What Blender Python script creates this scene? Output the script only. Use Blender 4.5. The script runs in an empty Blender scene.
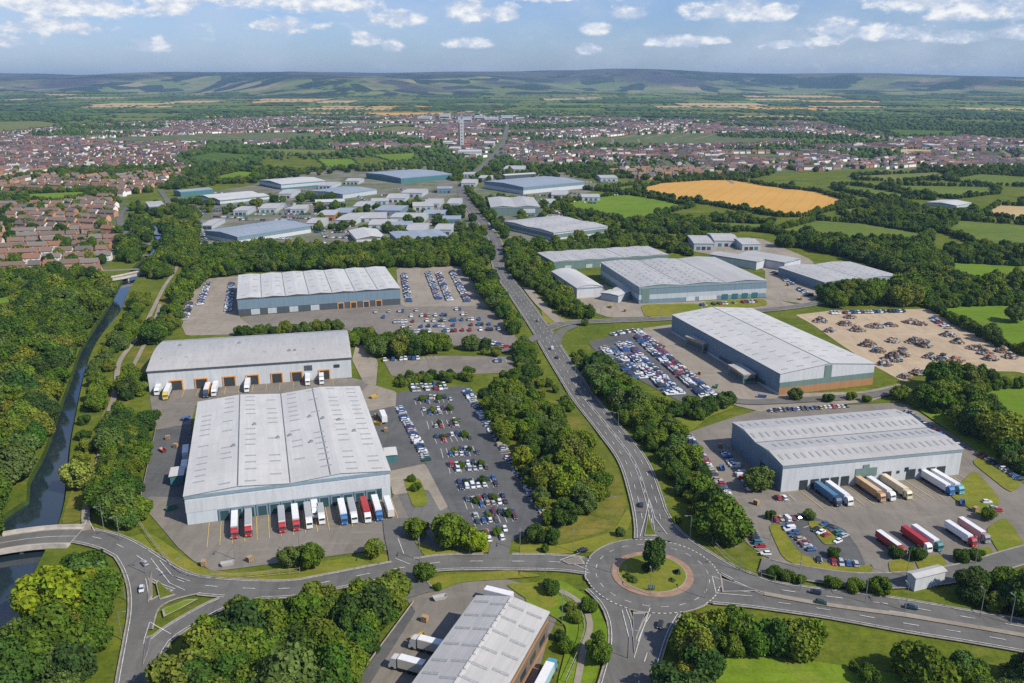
import bpy, bmesh, math, random
import numpy as np
from mathutils import Vector, Matrix, Euler
from mathutils.geometry import delaunay_2d_cdt, tessellate_polygon

random.seed(7); rng = np.random.default_rng(7)
SC = bpy.context.scene
COL = SC.collection
# ------------------------------------------------------------------ camera
F, CU, CV, H = 850.0, 512.0, 341.5, 130.0
PITCH = math.atan((CV - 82.0) / F)
cam = bpy.data.cameras.new('camera'); camo = bpy.data.objects.new('camera', cam); COL.objects.link(camo)
camo.location = (0, 0, H); camo.rotation_euler = (math.pi/2 - PITCH, 0, 0)
cam.sensor_width = 36; cam.lens = F/1024*36; cam.clip_start = 1; cam.clip_end = 60000
SC.camera = camo
CP, SP = math.cos(PITCH), math.sin(PITCH)
# ------------------------------------------------------------------ light
SUN_EL = math.radians(43); SUN_AZ = math.atan2(.85, -.53)      # clockwise from +Y
sun_dir = Vector((math.sin(SUN_AZ)*math.cos(SUN_EL), math.cos(SUN_AZ)*math.cos(SUN_EL), math.sin(SUN_EL)))
sl = bpy.data.lights.new('sun', 'SUN'); sl.energy = 5.0; sl.angle = math.radians(.55); sl.color = (1, .93, .81)
so = bpy.data.objects.new('sun', sl); COL.objects.link(so); so.location = (0, 0, 400)
so.rotation_euler = (-sun_dir).to_track_quat('-Z', 'Y').to_euler()
SC.view_settings.view_transform = 'Standard'; SC.view_settings.look = 'None'
SC.view_settings.exposure = 0.10; SC.view_settings.gamma = 1.0
SC.render.engine = 'CYCLES'
SC.cycles.use_denoising = False
SC.cycles.max_bounces = 5; SC.cycles.diffuse_bounces = 2; SC.cycles.glossy_bounces = 2
SC.cycles.transmission_bounces = 2; SC.cycles.volume_bounces = 0; SC.cycles.transparent_max_bounces = 4
SC.cycles.caustics_reflective = False; SC.cycles.caustics_refractive = False

world = bpy.data.worlds.new('World'); SC.world = world; world.use_nodes = True
def build_world():
    nt = world.node_tree; N = nt.nodes; L = nt.links; N.clear()
    out = N.new('ShaderNodeOutputWorld'); bg = N.new('ShaderNodeBackground'); bg.inputs[1].default_value = 0.095
    sky = N.new('ShaderNodeTexSky'); sky.sky_type = 'NISHITA'; sky.sun_disc = False
    sky.sun_elevation = SUN_EL; sky.sun_rotation = SUN_AZ; sky.altitude = 100
    sky.air_density = 1.0; sky.dust_density = 0.7; sky.ozone_density = 2.6
    tc = N.new('ShaderNodeTexCoord')
    sp = N.new('ShaderNodeSeparateXYZ'); L.new(tc.outputs['Generated'], sp.inputs[0])
    def m(op, a, b=None, c=None, clamp=False):
        n = N.new('ShaderNodeMath'); n.operation = op; n.use_clamp = clamp
        for i, x in enumerate((a, b, c)):
            if x is None: continue
            if isinstance(x, (int, float)): n.inputs[i].default_value = x
            else: L.new(x, n.inputs[i])
        return n.outputs[0]
    az = m('ARCTAN2', sp.outputs[0], sp.outputs[1]); el = m('ARCSINE', sp.outputs[2])
    cb = N.new('ShaderNodeCombineXYZ'); L.new(az, cb.inputs[0]); L.new(m('MULTIPLY', el, 1.9), cb.inputs[2])
    def noise(scale, det, off):
        mp = N.new('ShaderNodeMapping'); mp.inputs['Location'].default_value = (off, off*.7, 0); L.new(cb.outputs[0], mp.inputs[0])
        n = N.new('ShaderNodeTexNoise'); n.inputs['Scale'].default_value = scale; n.inputs['Detail'].default_value = det
        n.inputs['Roughness'].default_value = .58; L.new(mp.outputs[0], n.inputs[0]); return n.outputs[0]
    n1 = noise(46, 8, 5.3); n2 = noise(9, 4, 8.2); n3 = noise(70, 4, 1.2)
    clouds = [(92,21,52,9),(195,15,20,13),(240,6,50,9),(78,38,30,6),(170,52,14,5),(335,12,44,8),(300,33,24,5),(408,26,19,6),(474,19,22,8),(505,21,12,6),
      (376,45,10,5),(398,50,8,4),(472,47,16,4),(590,35,11,5),(620,22,14,5),(585,53,9,4),(640,2,52,6),(715,20,28,8),(755,24,16,6),(668,47,22,4),
      (818,37,15,6),(810,48,9,4),(890,2,32,6),(905,16,40,8),(938,26,22,7),(990,8,42,12),(1010,24,22,10),(860,42,32,5),(770,50,18,3),(40,8,26,7),
      (20,50,25,4),(1005,44,25,5),(540,6,22,4),(700,46,12,3),(930,46,20,4),(345,-14,70,12),(90,-14,70,12),(800,-14,70,12),(560,-18,60,12)]
    best = None
    for (u, v, w, h) in clouds:
        a0 = math.atan2((u-CU)/F, 1.0); e0 = math.atan((82-v)/F)
        dx = m('DIVIDE', m('SUBTRACT', az, a0), w/F*1.4); dy = m('DIVIDE', m('SUBTRACT', el, e0), h/F*1.6)
        dyb = m('MULTIPLY', m('MINIMUM', dy, 0), 0.9)           # flatter bottom
        e = m('ADD', m('MULTIPLY', dx, dx), m('ADD', m('MULTIPLY', dy, dy), m('MULTIPLY', dyb, dyb)))
        c = m('SUBTRACT', 1.0, e)
        best = c if best is None else m('MAXIMUM', best, c)
    best = m('MAXIMUM', best, -1.2)
    dens = m('ADD', best, m('MULTIPLY', m('SUBTRACT', n1, .48), 3.8))
    mask = m('MULTIPLY', m('MULTIPLY', m('ADD', dens, 0.25), 1.05, clamp=True), .96)
    veil = m('MULTIPLY', m('MULTIPLY', m('SUBTRACT', n2, .38), 3.0, clamp=True), .5)
    mask = m('MAXIMUM', mask, veil, clamp=True)
    elf = m('MULTIPLY', m('ADD', m('SUBTRACT', n3, .5), m('MULTIPLY', m('SUBTRACT', n1, .45), 1.6)), 2.2)
    lit = m('ADD', elf, m('MULTIPLY', m('SUBTRACT', dens, .7), .35), clamp=True)
    cc = N.new('ShaderNodeMix'); cc.data_type = 'RGBA'; L.new(lit, cc.inputs[0])
    cc.inputs[6].default_value = (5.9, 6.7, 8.0, 1); cc.inputs[7].default_value = (10.0, 10.0, 9.8, 1)
    tint = N.new('ShaderNodeMix'); tint.data_type = 'RGBA'; tint.blend_type = 'MULTIPLY'; tint.inputs[0].default_value = 1
    L.new(sky.outputs[0], tint.inputs[6]); tint.inputs[7].default_value = (.78, .92, 1.30, 1)
    mx = N.new('ShaderNodeMix'); mx.data_type = 'RGBA'
    L.new(mask, mx.inputs[0]); L.new(tint.outputs[2], mx.inputs[6]); L.new(cc.outputs[2], mx.inputs[7])
    L.new(mx.outputs[2], bg.inputs[0]); L.new(bg.outputs[0], out.inputs[0])
    world.cycles.sampling_method = 'MANUAL'; world.cycles.sample_map_resolution = 512
build_world()

# ------------------------------------------------------------------ geometry helpers
def G(u, v, z=0.0):
    x = (u-CU)/F; y = -(v-CV)/F
    dy = CP+SP*y; dz = -SP+CP*y; t = (z-H)/dz
    return (x*t, dy*t)
def PX(X, Y, Z=0.0):
    Z = Z-H; fw = Y*CP - Z*SP; up = Y*SP + Z*CP
    fw = np.maximum(fw, 1e-3) if isinstance(fw, np.ndarray) else max(fw, 1e-3)
    return CU + F*X/fw, CV - F*up/fw
def GP(pts, z=0.0): return [G(u, v, z) for u, v in pts]
def inpoly(x, y, poly):
    """vectorised point in polygon"""
    x = np.asarray(x, float); y = np.asarray(y, float); r = np.zeros(x.shape, bool)
    n = len(poly); j = n-1
    for i in range(n):
        xi, yi = poly[i]; xj, yj = poly[j]
        if yi != yj:
            r ^= ((yi > y) != (yj > y)) & (x < (xj-xi)*(y-yi)/(yj-yi)+xi)
        j = i
    return r
def chaikin(poly, k=2, q=.2):
    for _ in range(k):
        out = []
        for i in range(len(poly)):
            (ax, ay), (bx, by) = poly[i], poly[(i+1) % len(poly)]
            out += [(ax+(bx-ax)*q, ay+(by-ay)*q), (bx-(bx-ax)*q, by-(by-ay)*q)]
        poly = out
    return poly
def smooth_line(pts, step=4.0):
    P = [Vector(p) for p in pts]; out = []
    P = [P[0]*2-P[1]] + P + [P[-1]*2-P[-2]]
    for i in range(1, len(P)-2):
        a, b, c, d = P[i-1:i+3]; n = max(2, int((c-b).length/step))
        for k in range(n):
            t = k/n
            out.append(.5*((2*b)+(c-a)*t+(2*a-5*b+4*c-d)*t*t+(3*b-a-3*c+d)*t**3))
    out.append(P[-2]); return out
def line_mask(x, y, line, r):
    """points nearer than r to a polyline"""
    x = np.asarray(x, float); y = np.asarray(y, float); m = np.zeros(x.shape, bool)
    for (a, b) in zip(line[:-1], line[1:]):
        ax, ay = a[0], a[1]; bx, by = b[0]-ax, b[1]-ay; q = bx*bx+by*by+1e-9
        t = np.clip(((x-ax)*bx+(y-ay)*by)/q, 0, 1)
        m |= (x-ax-t*bx)**2+(y-ay-t*by)**2 < r*r
    return m

ORD = 'zeroth first second third fourth fifth sixth seventh eighth ninth tenth eleventh twelfth thirteenth fourteenth fifteenth sixteenth seventeenth eighteenth nineteenth twentieth'.split()
def ordn(n):
    if n <= 20: return ORD[n]
    s = 'th' if 10 <= n % 100 <= 20 else {1:'st', 2:'nd', 3:'rd'}.get(n % 10, 'th')
    return f'{n}{s}'

# ------------------------------------------------------------------ materials
MATS = {}
class NB:
    def __init__(s, name):
        s.m = bpy.data.materials.new(name); s.m.use_nodes = True; s.nt = s.m.node_tree
        s.N = s.nt.nodes; s.L = s.nt.links; s.b = s.N['Principled BSDF']; MATS[name] = s.m
    def new(s, t, **k):
        n = s.N.new(t)
        for a, v in k.items(): setattr(n, a, v)
        return n
    def pos(s):
        g = s.new('ShaderNodeNewGeometry'); return g.outputs['Position']
    def obj(s): return s.new('ShaderNodeTexCoord').outputs['Object']
    def noise(s, co, scale, det=3, rough=.55, dist=0):
        n = s.new('ShaderNodeTexNoise'); n.inputs['Scale'].default_value = scale; n.inputs['Detail'].default_value = det
        n.inputs['Roughness'].default_value = rough; n.inputs['Distortion'].default_value = dist
        s.L.new(co, n.inputs['Vector']); return n.outputs[0]
    def scalec(s, co, sc, rot=(0,0,0)):
        n = s.new('ShaderNodeMapping'); n.inputs['Scale'].default_value = sc; n.inputs['Rotation'].default_value = rot
        s.L.new(co, n.inputs[0]); return n.outputs[0]
    def ramp(s, fac, stops, interp='LINEAR'):
        n = s.new('ShaderNodeValToRGB'); n.color_ramp.interpolation = interp; e = n.color_ramp.elements
        while len(e) < len(stops): e.new(.5)
        for i, (p, c) in enumerate(stops): e[i].position = p; e[i].color = (*c, 1)
        s.L.new(fac, n.inputs[0]); return n.outputs[0]
    def mix(s, fac, a, b, mode='MIX'):
        n = s.new('ShaderNodeMix', data_type='RGBA', blend_type=mode)
        for i, x in ((0, fac), (6, a), (7, b)):
            if isinstance(x, (int, float)): n.inputs[i].default_value = x
            elif isinstance(x, tuple): n.inputs[i].default_value = (*x, 1)
            else: s.L.new(x, n.inputs[i])
        return n.outputs[2]
    def math(s, op, a, b=0.0, clamp=False):
        n = s.new('ShaderNodeMath', operation=op, use_clamp=clamp)
        for i, x in enumerate((a, b)):
            if isinstance(x, (int, float)): n.inputs[i].default_value = x
            else: s.L.new(x, n.inputs[i])
        return n.outputs[0]
    def fin(s, col, rough=.8, spec=.3, metal=0.0, bump=None, bs=.3, bd=.05):
        if isinstance(col, tuple): s.b.inputs['Base Color'].default_value = (*col, 1)
        else: s.L.new(col, s.b.inputs['Base Color'])
        s.b.inputs['Roughness'].default_value = rough; s.b.inputs['Specular IOR Level'].default_value = spec
        s.b.inputs['Metallic'].default_value = metal
        if bump is not None:
            n = s.new('ShaderNodeBump'); n.inputs['Strength'].default_value = bs; n.inputs['Distance'].default_value = bd
            s.L.new(bump, n.inputs['Height']); s.L.new(n.outputs[0], s.b.inputs['Normal'])
        return s.m

def mat_mottle(name, c1, c2, scale=.2, rough=.85, spec=.25, c3=None, sc3=1.5, amt3=.35):
    n = NB(name); p = n.pos()
    col = n.mix(n.ramp(n.noise(p, scale, 5, .62), [(.35, (0,0,0)), (.65, (1,1,1))]), c1, c2)
    f = n.noise(p, sc3, 4, .7)
    col = n.mix(n.math('MULTIPLY', n.ramp(f, [(.42, (0,0,0)), (.68, (1,1,1))]), amt3), col, c3 or tuple(x*.55 for x in c1))
    if 'grass' in name or 'verge' in name or 'meadow' in name or 'pasture' in name:
        col = n.mix(n.math('MULTIPLY', n.ramp(n.noise(p, .085, 6, .7), [(.53, (0,0,0)), (.70, (1,1,1))]), .5), col, (.24,.20,.06))
        col = n.mix(n.math('MULTIPLY', n.ramp(n.noise(p, 1.1, 5, .75), [(.45, (0,0,0)), (.7, (1,1,1))]), .5), col, tuple(x*.45 for x in c1))
        col = n.mix(n.math('MULTIPLY', n.ramp(n.noise(n.scalec(p, (.02,.4,1), (0,0,.5)), 1, 3, .6), [(.48, (0,0,0)), (.6, (1,1,1))]), .22), col, tuple(x*.6 for x in c1))
    return n.fin(col, rough, spec)
def mat_flat(name, c, rough=.6, spec=.4, metal=0.0, var=.12, scale=.8):
    n = NB(name); f = n.noise(n.obj(), scale, 4)
    col = n.mix(n.ramp(f, [(.3, (0,0,0)), (.7, (1,1,1))]), tuple(x*(1-var) for x in c), tuple(min(1, x*(1+var)) for x in c))
    return n.fin(col, rough, spec, metal)

GRASS = mat_mottle('grass', (.085,.125,.010), (.165,.185,.018), .035, .95, .1, (.04,.07,.01), .35, .6)
FIELD_G = [mat_mottle('pasture_green', (.10,.15,.022), (.15,.20,.035), .012, .95, .1, (.07,.11,.015), .12, .4),
           mat_mottle('pasture_bright', (.115,.20,.012), (.16,.25,.022), .012, .95, .1, (.08,.14,.01), .1, .4),
           mat_mottle('pasture_dull', (.13,.16,.04), (.19,.20,.06), .01, .95, .1, (.08,.11,.02), .1, .4),
           mat_mottle('pasture_deep', (.06,.115,.016), (.085,.15,.022), .012, .95, .1, (.05,.09,.012), .1, .4)]
def wheat():
    n = NB('ripe_wheat'); p = n.pos()
    col = n.mix(n.noise(p, .018, 4), (.46,.25,.055), (.58,.34,.095))
    w = n.new('ShaderNodeTexWave', wave_type='BANDS', bands_direction='X'); w.inputs['Scale'].default_value = .022
    w.inputs['Distortion'].default_value = 2.5; w.inputs['Detail'].default_value = 2; w.inputs['Detail Scale'].default_value = .3
    n.L.new(n.scalec(p, (1,.8,1), (0,0,.5)), w.inputs['Vector'])
    col = n.mix(n.ramp(w.outputs['Fac'], [(.0, (.2,.2,.2)), (.12, (0,0,0)), (1, (0,0,0))]), col, (.27,.19,.06))
    return n.fin(col, .95, .1)
WHEAT = wheat()
STRAW = mat_mottle('stubble', (.40,.29,.14), (.50,.38,.2), .01, .95, .1, (.27,.22,.1), .08, .5)
MOOR = mat_mottle('moorland', (.10,.085,.06), (.13,.13,.06), .0012, .95, .1, (.05,.06,.035), .004, .7)
SCRUB = mat_mottle('rough_grass', (.10,.135,.014), (.24,.19,.04), .05, .95, .1, (.055,.09,.01), .22, .65)
SOIL = mat_mottle('dark_undergrowth', (.025,.045,.008), (.05,.08,.014), .1, .95, .1)
VERGE = mat_mottle('mown_verge', (.15,.185,.018), (.26,.225,.035), .03, .95, .1, (.085,.135,.014), .18, .55)
FAIRWAY = mat_mottle('lush_meadow', (.125,.205,.012), (.185,.26,.022), .02, .95, .1, (.07,.13,.01), .15, .5)
def asphalt(name, base, light, sc=.05):
    n = NB(name); p = n.pos()
    col = n.mix(n.ramp(n.noise(p, sc, 5, .6), [(.35, (0,0,0)), (.65, (1,1,1))]), base, light)
    col = n.mix(n.math('MULTIPLY', n.ramp(n.noise(p, .9, 5, .75), [(.5, (0,0,0)), (.8, (1,1,1))]), .45), col, tuple(x*.6 for x in base))
    col = n.mix(n.math('MULTIPLY', n.ramp(n.noise(n.scalec(p, (.22,.05,1), (0,0,.35)), 1, 6, .7, 1.2), [(.47, (0,0,0)), (.66, (1,1,1))]), .5), col, tuple(x*.62 for x in base))
    col = n.mix(n.math('MULTIPLY', n.ramp(n.noise(n.scalec(p, (.05,.3,1), (0,0,.2)), 1, 5, .7, .8), [(.52, (0,0,0)), (.7, (1,1,1))]), .4), col, tuple(min(1, x*1.3) for x in light))
    col = n.mix(n.math('MULTIPLY', n.noise(p, 6, 2), .18), col, tuple(min(1, x*1.8) for x in light))
    return n.fin(col, .9, .25)
ROAD = asphalt('road_asphalt', (.100,.098,.090), (.146,.142,.130))
ROADD = asphalt('dark_asphalt', (.076,.078,.078), (.112,.113,.109))
YARD = asphalt('worn_yard', (.150,.134,.112), (.215,.192,.160), .03)
TAN = asphalt('tan_concrete', (.215,.188,.148), (.29,.252,.20), .04)
GRAVEL = asphalt('pale_gravel', (.34,.262,.17), (.43,.335,.225), .02)
SUBURB = mat_mottle('gardens_and_drives', (.055,.095,.018), (.13,.15,.07), .035, .95, .1, (.12,.13,.05), .11, .6)
BIZ = mat_mottle('estate_paving', (.14,.13,.115), (.23,.205,.175), .03, .95, .1, (.07,.12,.02), .02, 1.0)
PAINT = mat_flat('road_paint', (.50,.50,.47), .7, .2, 0, .3, 1)
PAINTY = mat_flat('faded_yellow_paint', (.55,.42,.14), .7, .2, 0, .2, 2)
KERB = mat_flat('kerb_concrete', (.29,.265,.225), .85, .2, 0, .25, .5)
BLOCK = mat_flat('red_block_paving', (.30,.19,.13), .9, .2, 0, .2, .6)
CONC = mat_flat('bridge_concrete', (.42,.39,.34), .85, .2, 0, .2, .4)
def water():
    n = NB('canal_water'); p = n.pos()
    return n.fin(n.mix(n.noise(p, .05, 3), (.012,.022,.030), (.022,.036,.046)), .08, .8, 0, n.noise(p, .8, 3), .06, .1)
WATER = water()
def roofmat(name, base, rib=1.0, dirt=.35):
    n = NB(name); o = n.obj()
    st = n.noise(n.scalec(o, (.5, .06, 1)), 1.0, 4, .7)
    col = n.mix(n.ramp(n.noise(o, .045, 5, .6), [(.35, (0,0,0)), (.7, (1,1,1))]), base, tuple(x*.86 for x in base))
    col = n.mix(n.math('MULTIPLY', n.ramp(st, [(.48, (0,0,0)), (.75, (1,1,1))]), dirt), col, tuple(x*.62 for x in base))
    sh_ = n.noise(n.scalec(o, (.9, .035, 1)), 1.0, 2, .4); col = n.mix(n.math('MULTIPLY', n.ramp(sh_, [(.44, (0,0,0)), (.52, (1,1,1))]), .22), col, tuple(x*.74 for x in base))
    sh2 = n.noise(n.scalec(o, (.05, .5, 1)), 1.0, 3, .6); col = n.mix(n.math('MULTIPLY', n.ramp(sh2, [(.55, (0,0,0)), (.7, (1,1,1))]), .3), col, tuple(x*.7 for x in base))
    w = n.new('ShaderNodeTexWave', wave_type='BANDS', bands_direction='X'); w.inputs['Scale'].default_value = rib*.5
    n.L.new(o, w.inputs['Vector'])
    return n.fin(col, .45, .4, 0, w.outputs['Fac'], .10, .05)
R_WHITE = roofmat('white_roof_sheet', (.57,.56,.525)); R_GREY = roofmat('grey_roof_sheet', (.44,.45,.445))
R_PALE = roofmat('pale_grey_roof_sheet', (.46,.45,.425), .7, .5); R_BLUE = roofmat('blue_grey_roof_sheet', (.30,.345,.39))
def clad(name, c, rough=.5):
    n = NB(name); o = n.obj()
    w = n.new('ShaderNodeTexWave', wave_type='BANDS', bands_direction='X'); w.inputs['Scale'].default_value = .8
    n.L.new(o, w.inputs['Vector'])
    f = n.noise(n.scalec(o, (.6, .6, .08)), 1.2, 4, .6)
    col = n.mix(n.ramp(f, [(.35, (0,0,0)), (.75, (1,1,1))]), c, tuple(x*.82 for x in c))
    return n.fin(col, rough, .4, 0, w.outputs['Fac'], .2, .05)
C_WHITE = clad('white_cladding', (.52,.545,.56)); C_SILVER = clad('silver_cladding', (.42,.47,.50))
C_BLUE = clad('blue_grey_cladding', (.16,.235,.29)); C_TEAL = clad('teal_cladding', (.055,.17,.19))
C_DARK = clad('dark_grey_cladding', (.07,.085,.10)); C_GREEN = clad('grey_green_cladding', (.14,.21,.19))
C_PALE = clad('pale_blue_cladding', (.50,.56,.60)); C_TEALD = clad('dark_teal_cladding', (.03,.075,.085))
C_BRICK = clad('buff_brick', (.36,.19,.085), .85); C_BROWN = clad('brown_cladding', (.17,.13,.10))
FASCIA = mat_flat('fascia_blue_grey', (.20,.27,.31)); DOOR = mat_flat('dock_door_dark', (.035,.045,.05), .5)
DOORT = mat_flat('dock_door_teal', (.03,.12,.14), .5)
ORANGE = mat_flat('orange_frame', (.62,.28,.06)); GLASSM = mat_flat('window_glass', (.03,.045,.055), .12, .8)
SKYL = mat_flat('rooflight', (.30,.31,.30), .35, .5, 0, .25, 3); SEAM = mat_flat('roof_seam', (.11,.13,.14))
METAL = mat_flat('galvanised_metal', (.35,.36,.36), .45, .5, .6); TYRE = mat_flat('tyre_rubber', (.02,.02,.022), .85, .2)
HEAD = mat_flat('lamp_lens', (.75,.75,.72), .15, .6); TAIL = mat_flat('tail_lens', (.35,.02,.02), .2, .6)
CHASS = mat_flat('chassis_dark', (.035,.035,.04), .7, .3)
def objcol(name, rough=.35, spec=.5, coat=.0, dirt=.0):
    n = NB(name); oi = n.new('ShaderNodeObjectInfo'); c = oi.outputs['Color']
    if dirt: c = n.mix(n.math('MULTIPLY', n.ramp(n.noise(n.obj(), .9, 4, .7), [(.4, (0,0,0)), (.75, (1,1,1))]), dirt), c, (.16,.14,.11))
    n.fin(c, rough, spec); n.b.inputs['Coat Weight'].default_value = coat; return n.m
CARP = objcol('car_paint', .3, .5, .6); LORP = objcol('lorry_paint', .4, .4, .2, .18); BRICKM = objcol('house_brick', .9, .2, 0, .15)
ROOFM = objcol('house_roof_tiles', .85, .2, 0, .3); SCRAPM = objcol('scrap_metal', .7, .3, 0, .5)
def foliage(name, pal, lo=.75, hi=1.25, trans=.25, island=True):
    n = NB(name); oi = n.new('ShaderNodeObjectInfo'); g = n.new('ShaderNodeNewGeometry')
    k = len(pal)
    col = n.ramp(oi.outputs['Random'], [(i/k, c) for i, c in enumerate(pal)], 'CONSTANT')
    v = n.new('ShaderNodeHueSaturation')
    n.L.new(col, v.inputs['Color'])
    r = g.outputs['Random Per Island'] if island else n.noise(n.pos(), .12, 2)
    n1 = n.noise(n.obj(), .55, 2, .5)
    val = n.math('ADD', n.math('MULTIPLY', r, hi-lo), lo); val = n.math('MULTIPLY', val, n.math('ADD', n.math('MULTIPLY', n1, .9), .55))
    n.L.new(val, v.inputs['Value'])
    n.L.new(n.math('ADD', n.math('MULTIPLY', n.math('FRACT', n.math('MULTIPLY', r, 17.3)), .035), .482), v.inputs['Hue'])
    c = n.mix(1.0, v.outputs[0], oi.outputs['Color'], 'MULTIPLY')
    n.fin(c, .75, .15)
    if trans:
        tr = n.new('ShaderNodeBsdfTranslucent'); n.L.new(n.mix(1.0, c, (1.1,1.15,.5), 'MULTIPLY'), tr.inputs[0])
        ms = n.new('ShaderNodeMixShader'); ms.inputs[0].default_value = trans
        n.L.new(n.b.outputs[0], ms.inputs[1]); n.L.new(tr.outputs[0], ms.inputs[2])
        n.L.new(ms.outputs[0], n.N['Material Output'].inputs['Surface'])
    return n.m
PAL = [(.070,.128,.012),(.102,.165,.014),(.052,.105,.014),(.125,.182,.016),(.080,.142,.012),(.150,.188,.022),(.044,.090,.016),(.098,.150,.032)]
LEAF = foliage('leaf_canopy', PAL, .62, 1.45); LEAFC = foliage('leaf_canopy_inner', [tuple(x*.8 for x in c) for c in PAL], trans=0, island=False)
FAR_LEAF = foliage('distant_canopy', [(.045,.082,.014)], .6, 1.4, trans=0)
BARK = mat_flat('bark', (.10,.075,.05), .9, .1)

# ------------------------------------------------------------------ mesh helpers
def mesh_np(name, V, Fc, mats, midx=None, smooth=False):
    """V (n,3); Fc: array (m,k) or list of such arrays"""
    if not isinstance(Fc, list): Fc = [Fc]
    Fc = [f for f in Fc if len(f)]
    me = bpy.data.meshes.new(name); V = np.asarray(V, np.float32)
    me.vertices.add(len(V)); me.vertices.foreach_set('co', V.ravel())
    loops = np.concatenate([f.ravel() for f in Fc]).astype(np.int32)
    tot = np.concatenate([np.full(len(f), f.shape[1]) for f in Fc]).astype(np.int32)
    start = np.concatenate([[0], np.cumsum(tot)[:-1]]).astype(np.int32)
    me.loops.add(len(loops)); me.loops.foreach_set('vertex_index', loops)
    me.polygons.add(len(tot)); me.polygons.foreach_set('loop_start', start); me.polygons.foreach_set('loop_total', tot)
    for m in mats: me.materials.append(m)
    if midx is not None: me.polygons.foreach_set('material_index', np.asarray(midx, np.int32))
    if smooth: me.polygons.foreach_set('use_smooth', np.ones(len(tot), bool))
    me.update(calc_edges=True); me.validate()
    if not smooth: me.shade_flat()
    return me
class MB:
    """collects plain shapes in one mesh"""
    def __init__(s): s.V = []; s.F = []; s.M = []
    def add(s, verts, faces, mi=0):
        o = len(s.V); s.V += [tuple(v) for v in verts]; s.F += [tuple(i+o for i in f) for f in faces]; s.M += [mi]*len(faces); return s
    def box(s, x0, x1, y0, y1, z0, z1, mi=0):
        return s.add([(x0,y0,z0),(x1,y0,z0),(x1,y1,z0),(x0,y1,z0),(x0,y0,z1),(x1,y0,z1),(x1,y1,z1),(x0,y1,z1)],
              [(0,3,2,1),(4,5,6,7),(0,1,5,4),(1,2,6,5),(2,3,7,6),(3,0,4,7)], mi)
    def prism(s, prof, a, b, axis='y', mi=0):
        """profile (list of (p,z)) swept from a to b along axis"""
        n = len(prof)
        f = (lambda p, z, t: (p, t, z)) if axis == 'y' else (lambda p, z, t: (t, p, z))
        V = [f(p, z, a) for p, z in prof]+[f(p, z, b) for p, z in prof]
        return s.add(V, [tuple(range(n)), tuple(range(2*n-1, n-1, -1))]+[(i, (i+1) % n+0, (i+1) % n+n, i+n) for i in range(n)], mi)
    def cyl(s, cx, cy, z0, z1, r0, r1, n=8, mi=0, axis='z'):
        V = []
        for z, r in ((z0, r0), (z1, r1)):
            for k in range(n):
                a = 2*math.pi*k/n; p, q = r*math.cos(a), r*math.sin(a)
                V.append((cx+p, cy+q, z) if axis == 'z' else (z, cx+p, cy+q) if axis == 'x' else (cx+p, z, cy+q))
        return s.add(V, [tuple(range(n-1, -1, -1)), tuple(range(n, 2*n))]+[(k, (k+1) % n, (k+1) % n+n, k+n) for k in range(n)], mi)
    def mesh(s, name, mats):
        me = bpy.data.meshes.new(name); me.from_pydata(s.V, [], s.F)
        for m in (mats if isinstance(mats, list) else [mats]): me.materials.append(m)
        me.polygons.foreach_set('material_index', s.M)
        bm = bmesh.new(); bm.from_mesh(me); bmesh.ops.recalc_face_normals(bm, faces=bm.faces); bm.to_mesh(me); bm.free()
        return me
def link(name, data, parent=None, loc=None, rz=0.0, color=None):
    o = bpy.data.objects.new(name, data); COL.objects.link(o)
    if parent is not None: o.parent = parent
    if loc is not None: o.location = loc
    if rz: o.rotation_euler = (0, 0, rz)
    if color is not None: o.color = (*color, 1)
    return o
def tag(o, label=None, cat=None, group=None, kind=None):
    if label: o['label'] = label
    if cat: o['category'] = cat
    if group: o['group'] = group
    if kind: o['kind'] = kind
    return o
def struct(name, me, loc=None): return tag(link(name, me, None, loc), kind='structure')
def thing(name, label, cat, loc, rz=0, group=None): return tag(link(name, None, None, loc, rz), label, cat, group)

def tess(poly):
    t = tessellate_polygon([[Vector((x, y, 0)) for x, y in poly]]); return np.array(t)
def sheet(name, poly, z, mat, kind='structure'):
    V = np.array([(x, y, z) for x, y in poly]); T = tess(poly)
    # make normals point up
    a, b, c = V[T[:, 0]], V[T[:, 1]], V[T[:, 2]]; nz = np.cross(b-a, c-a)[:, 2]; T[nz < 0] = T[nz < 0][:, ::-1]
    return tag(link(name, mesh_np(name, V, T, [mat])), kind=kind)

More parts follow.
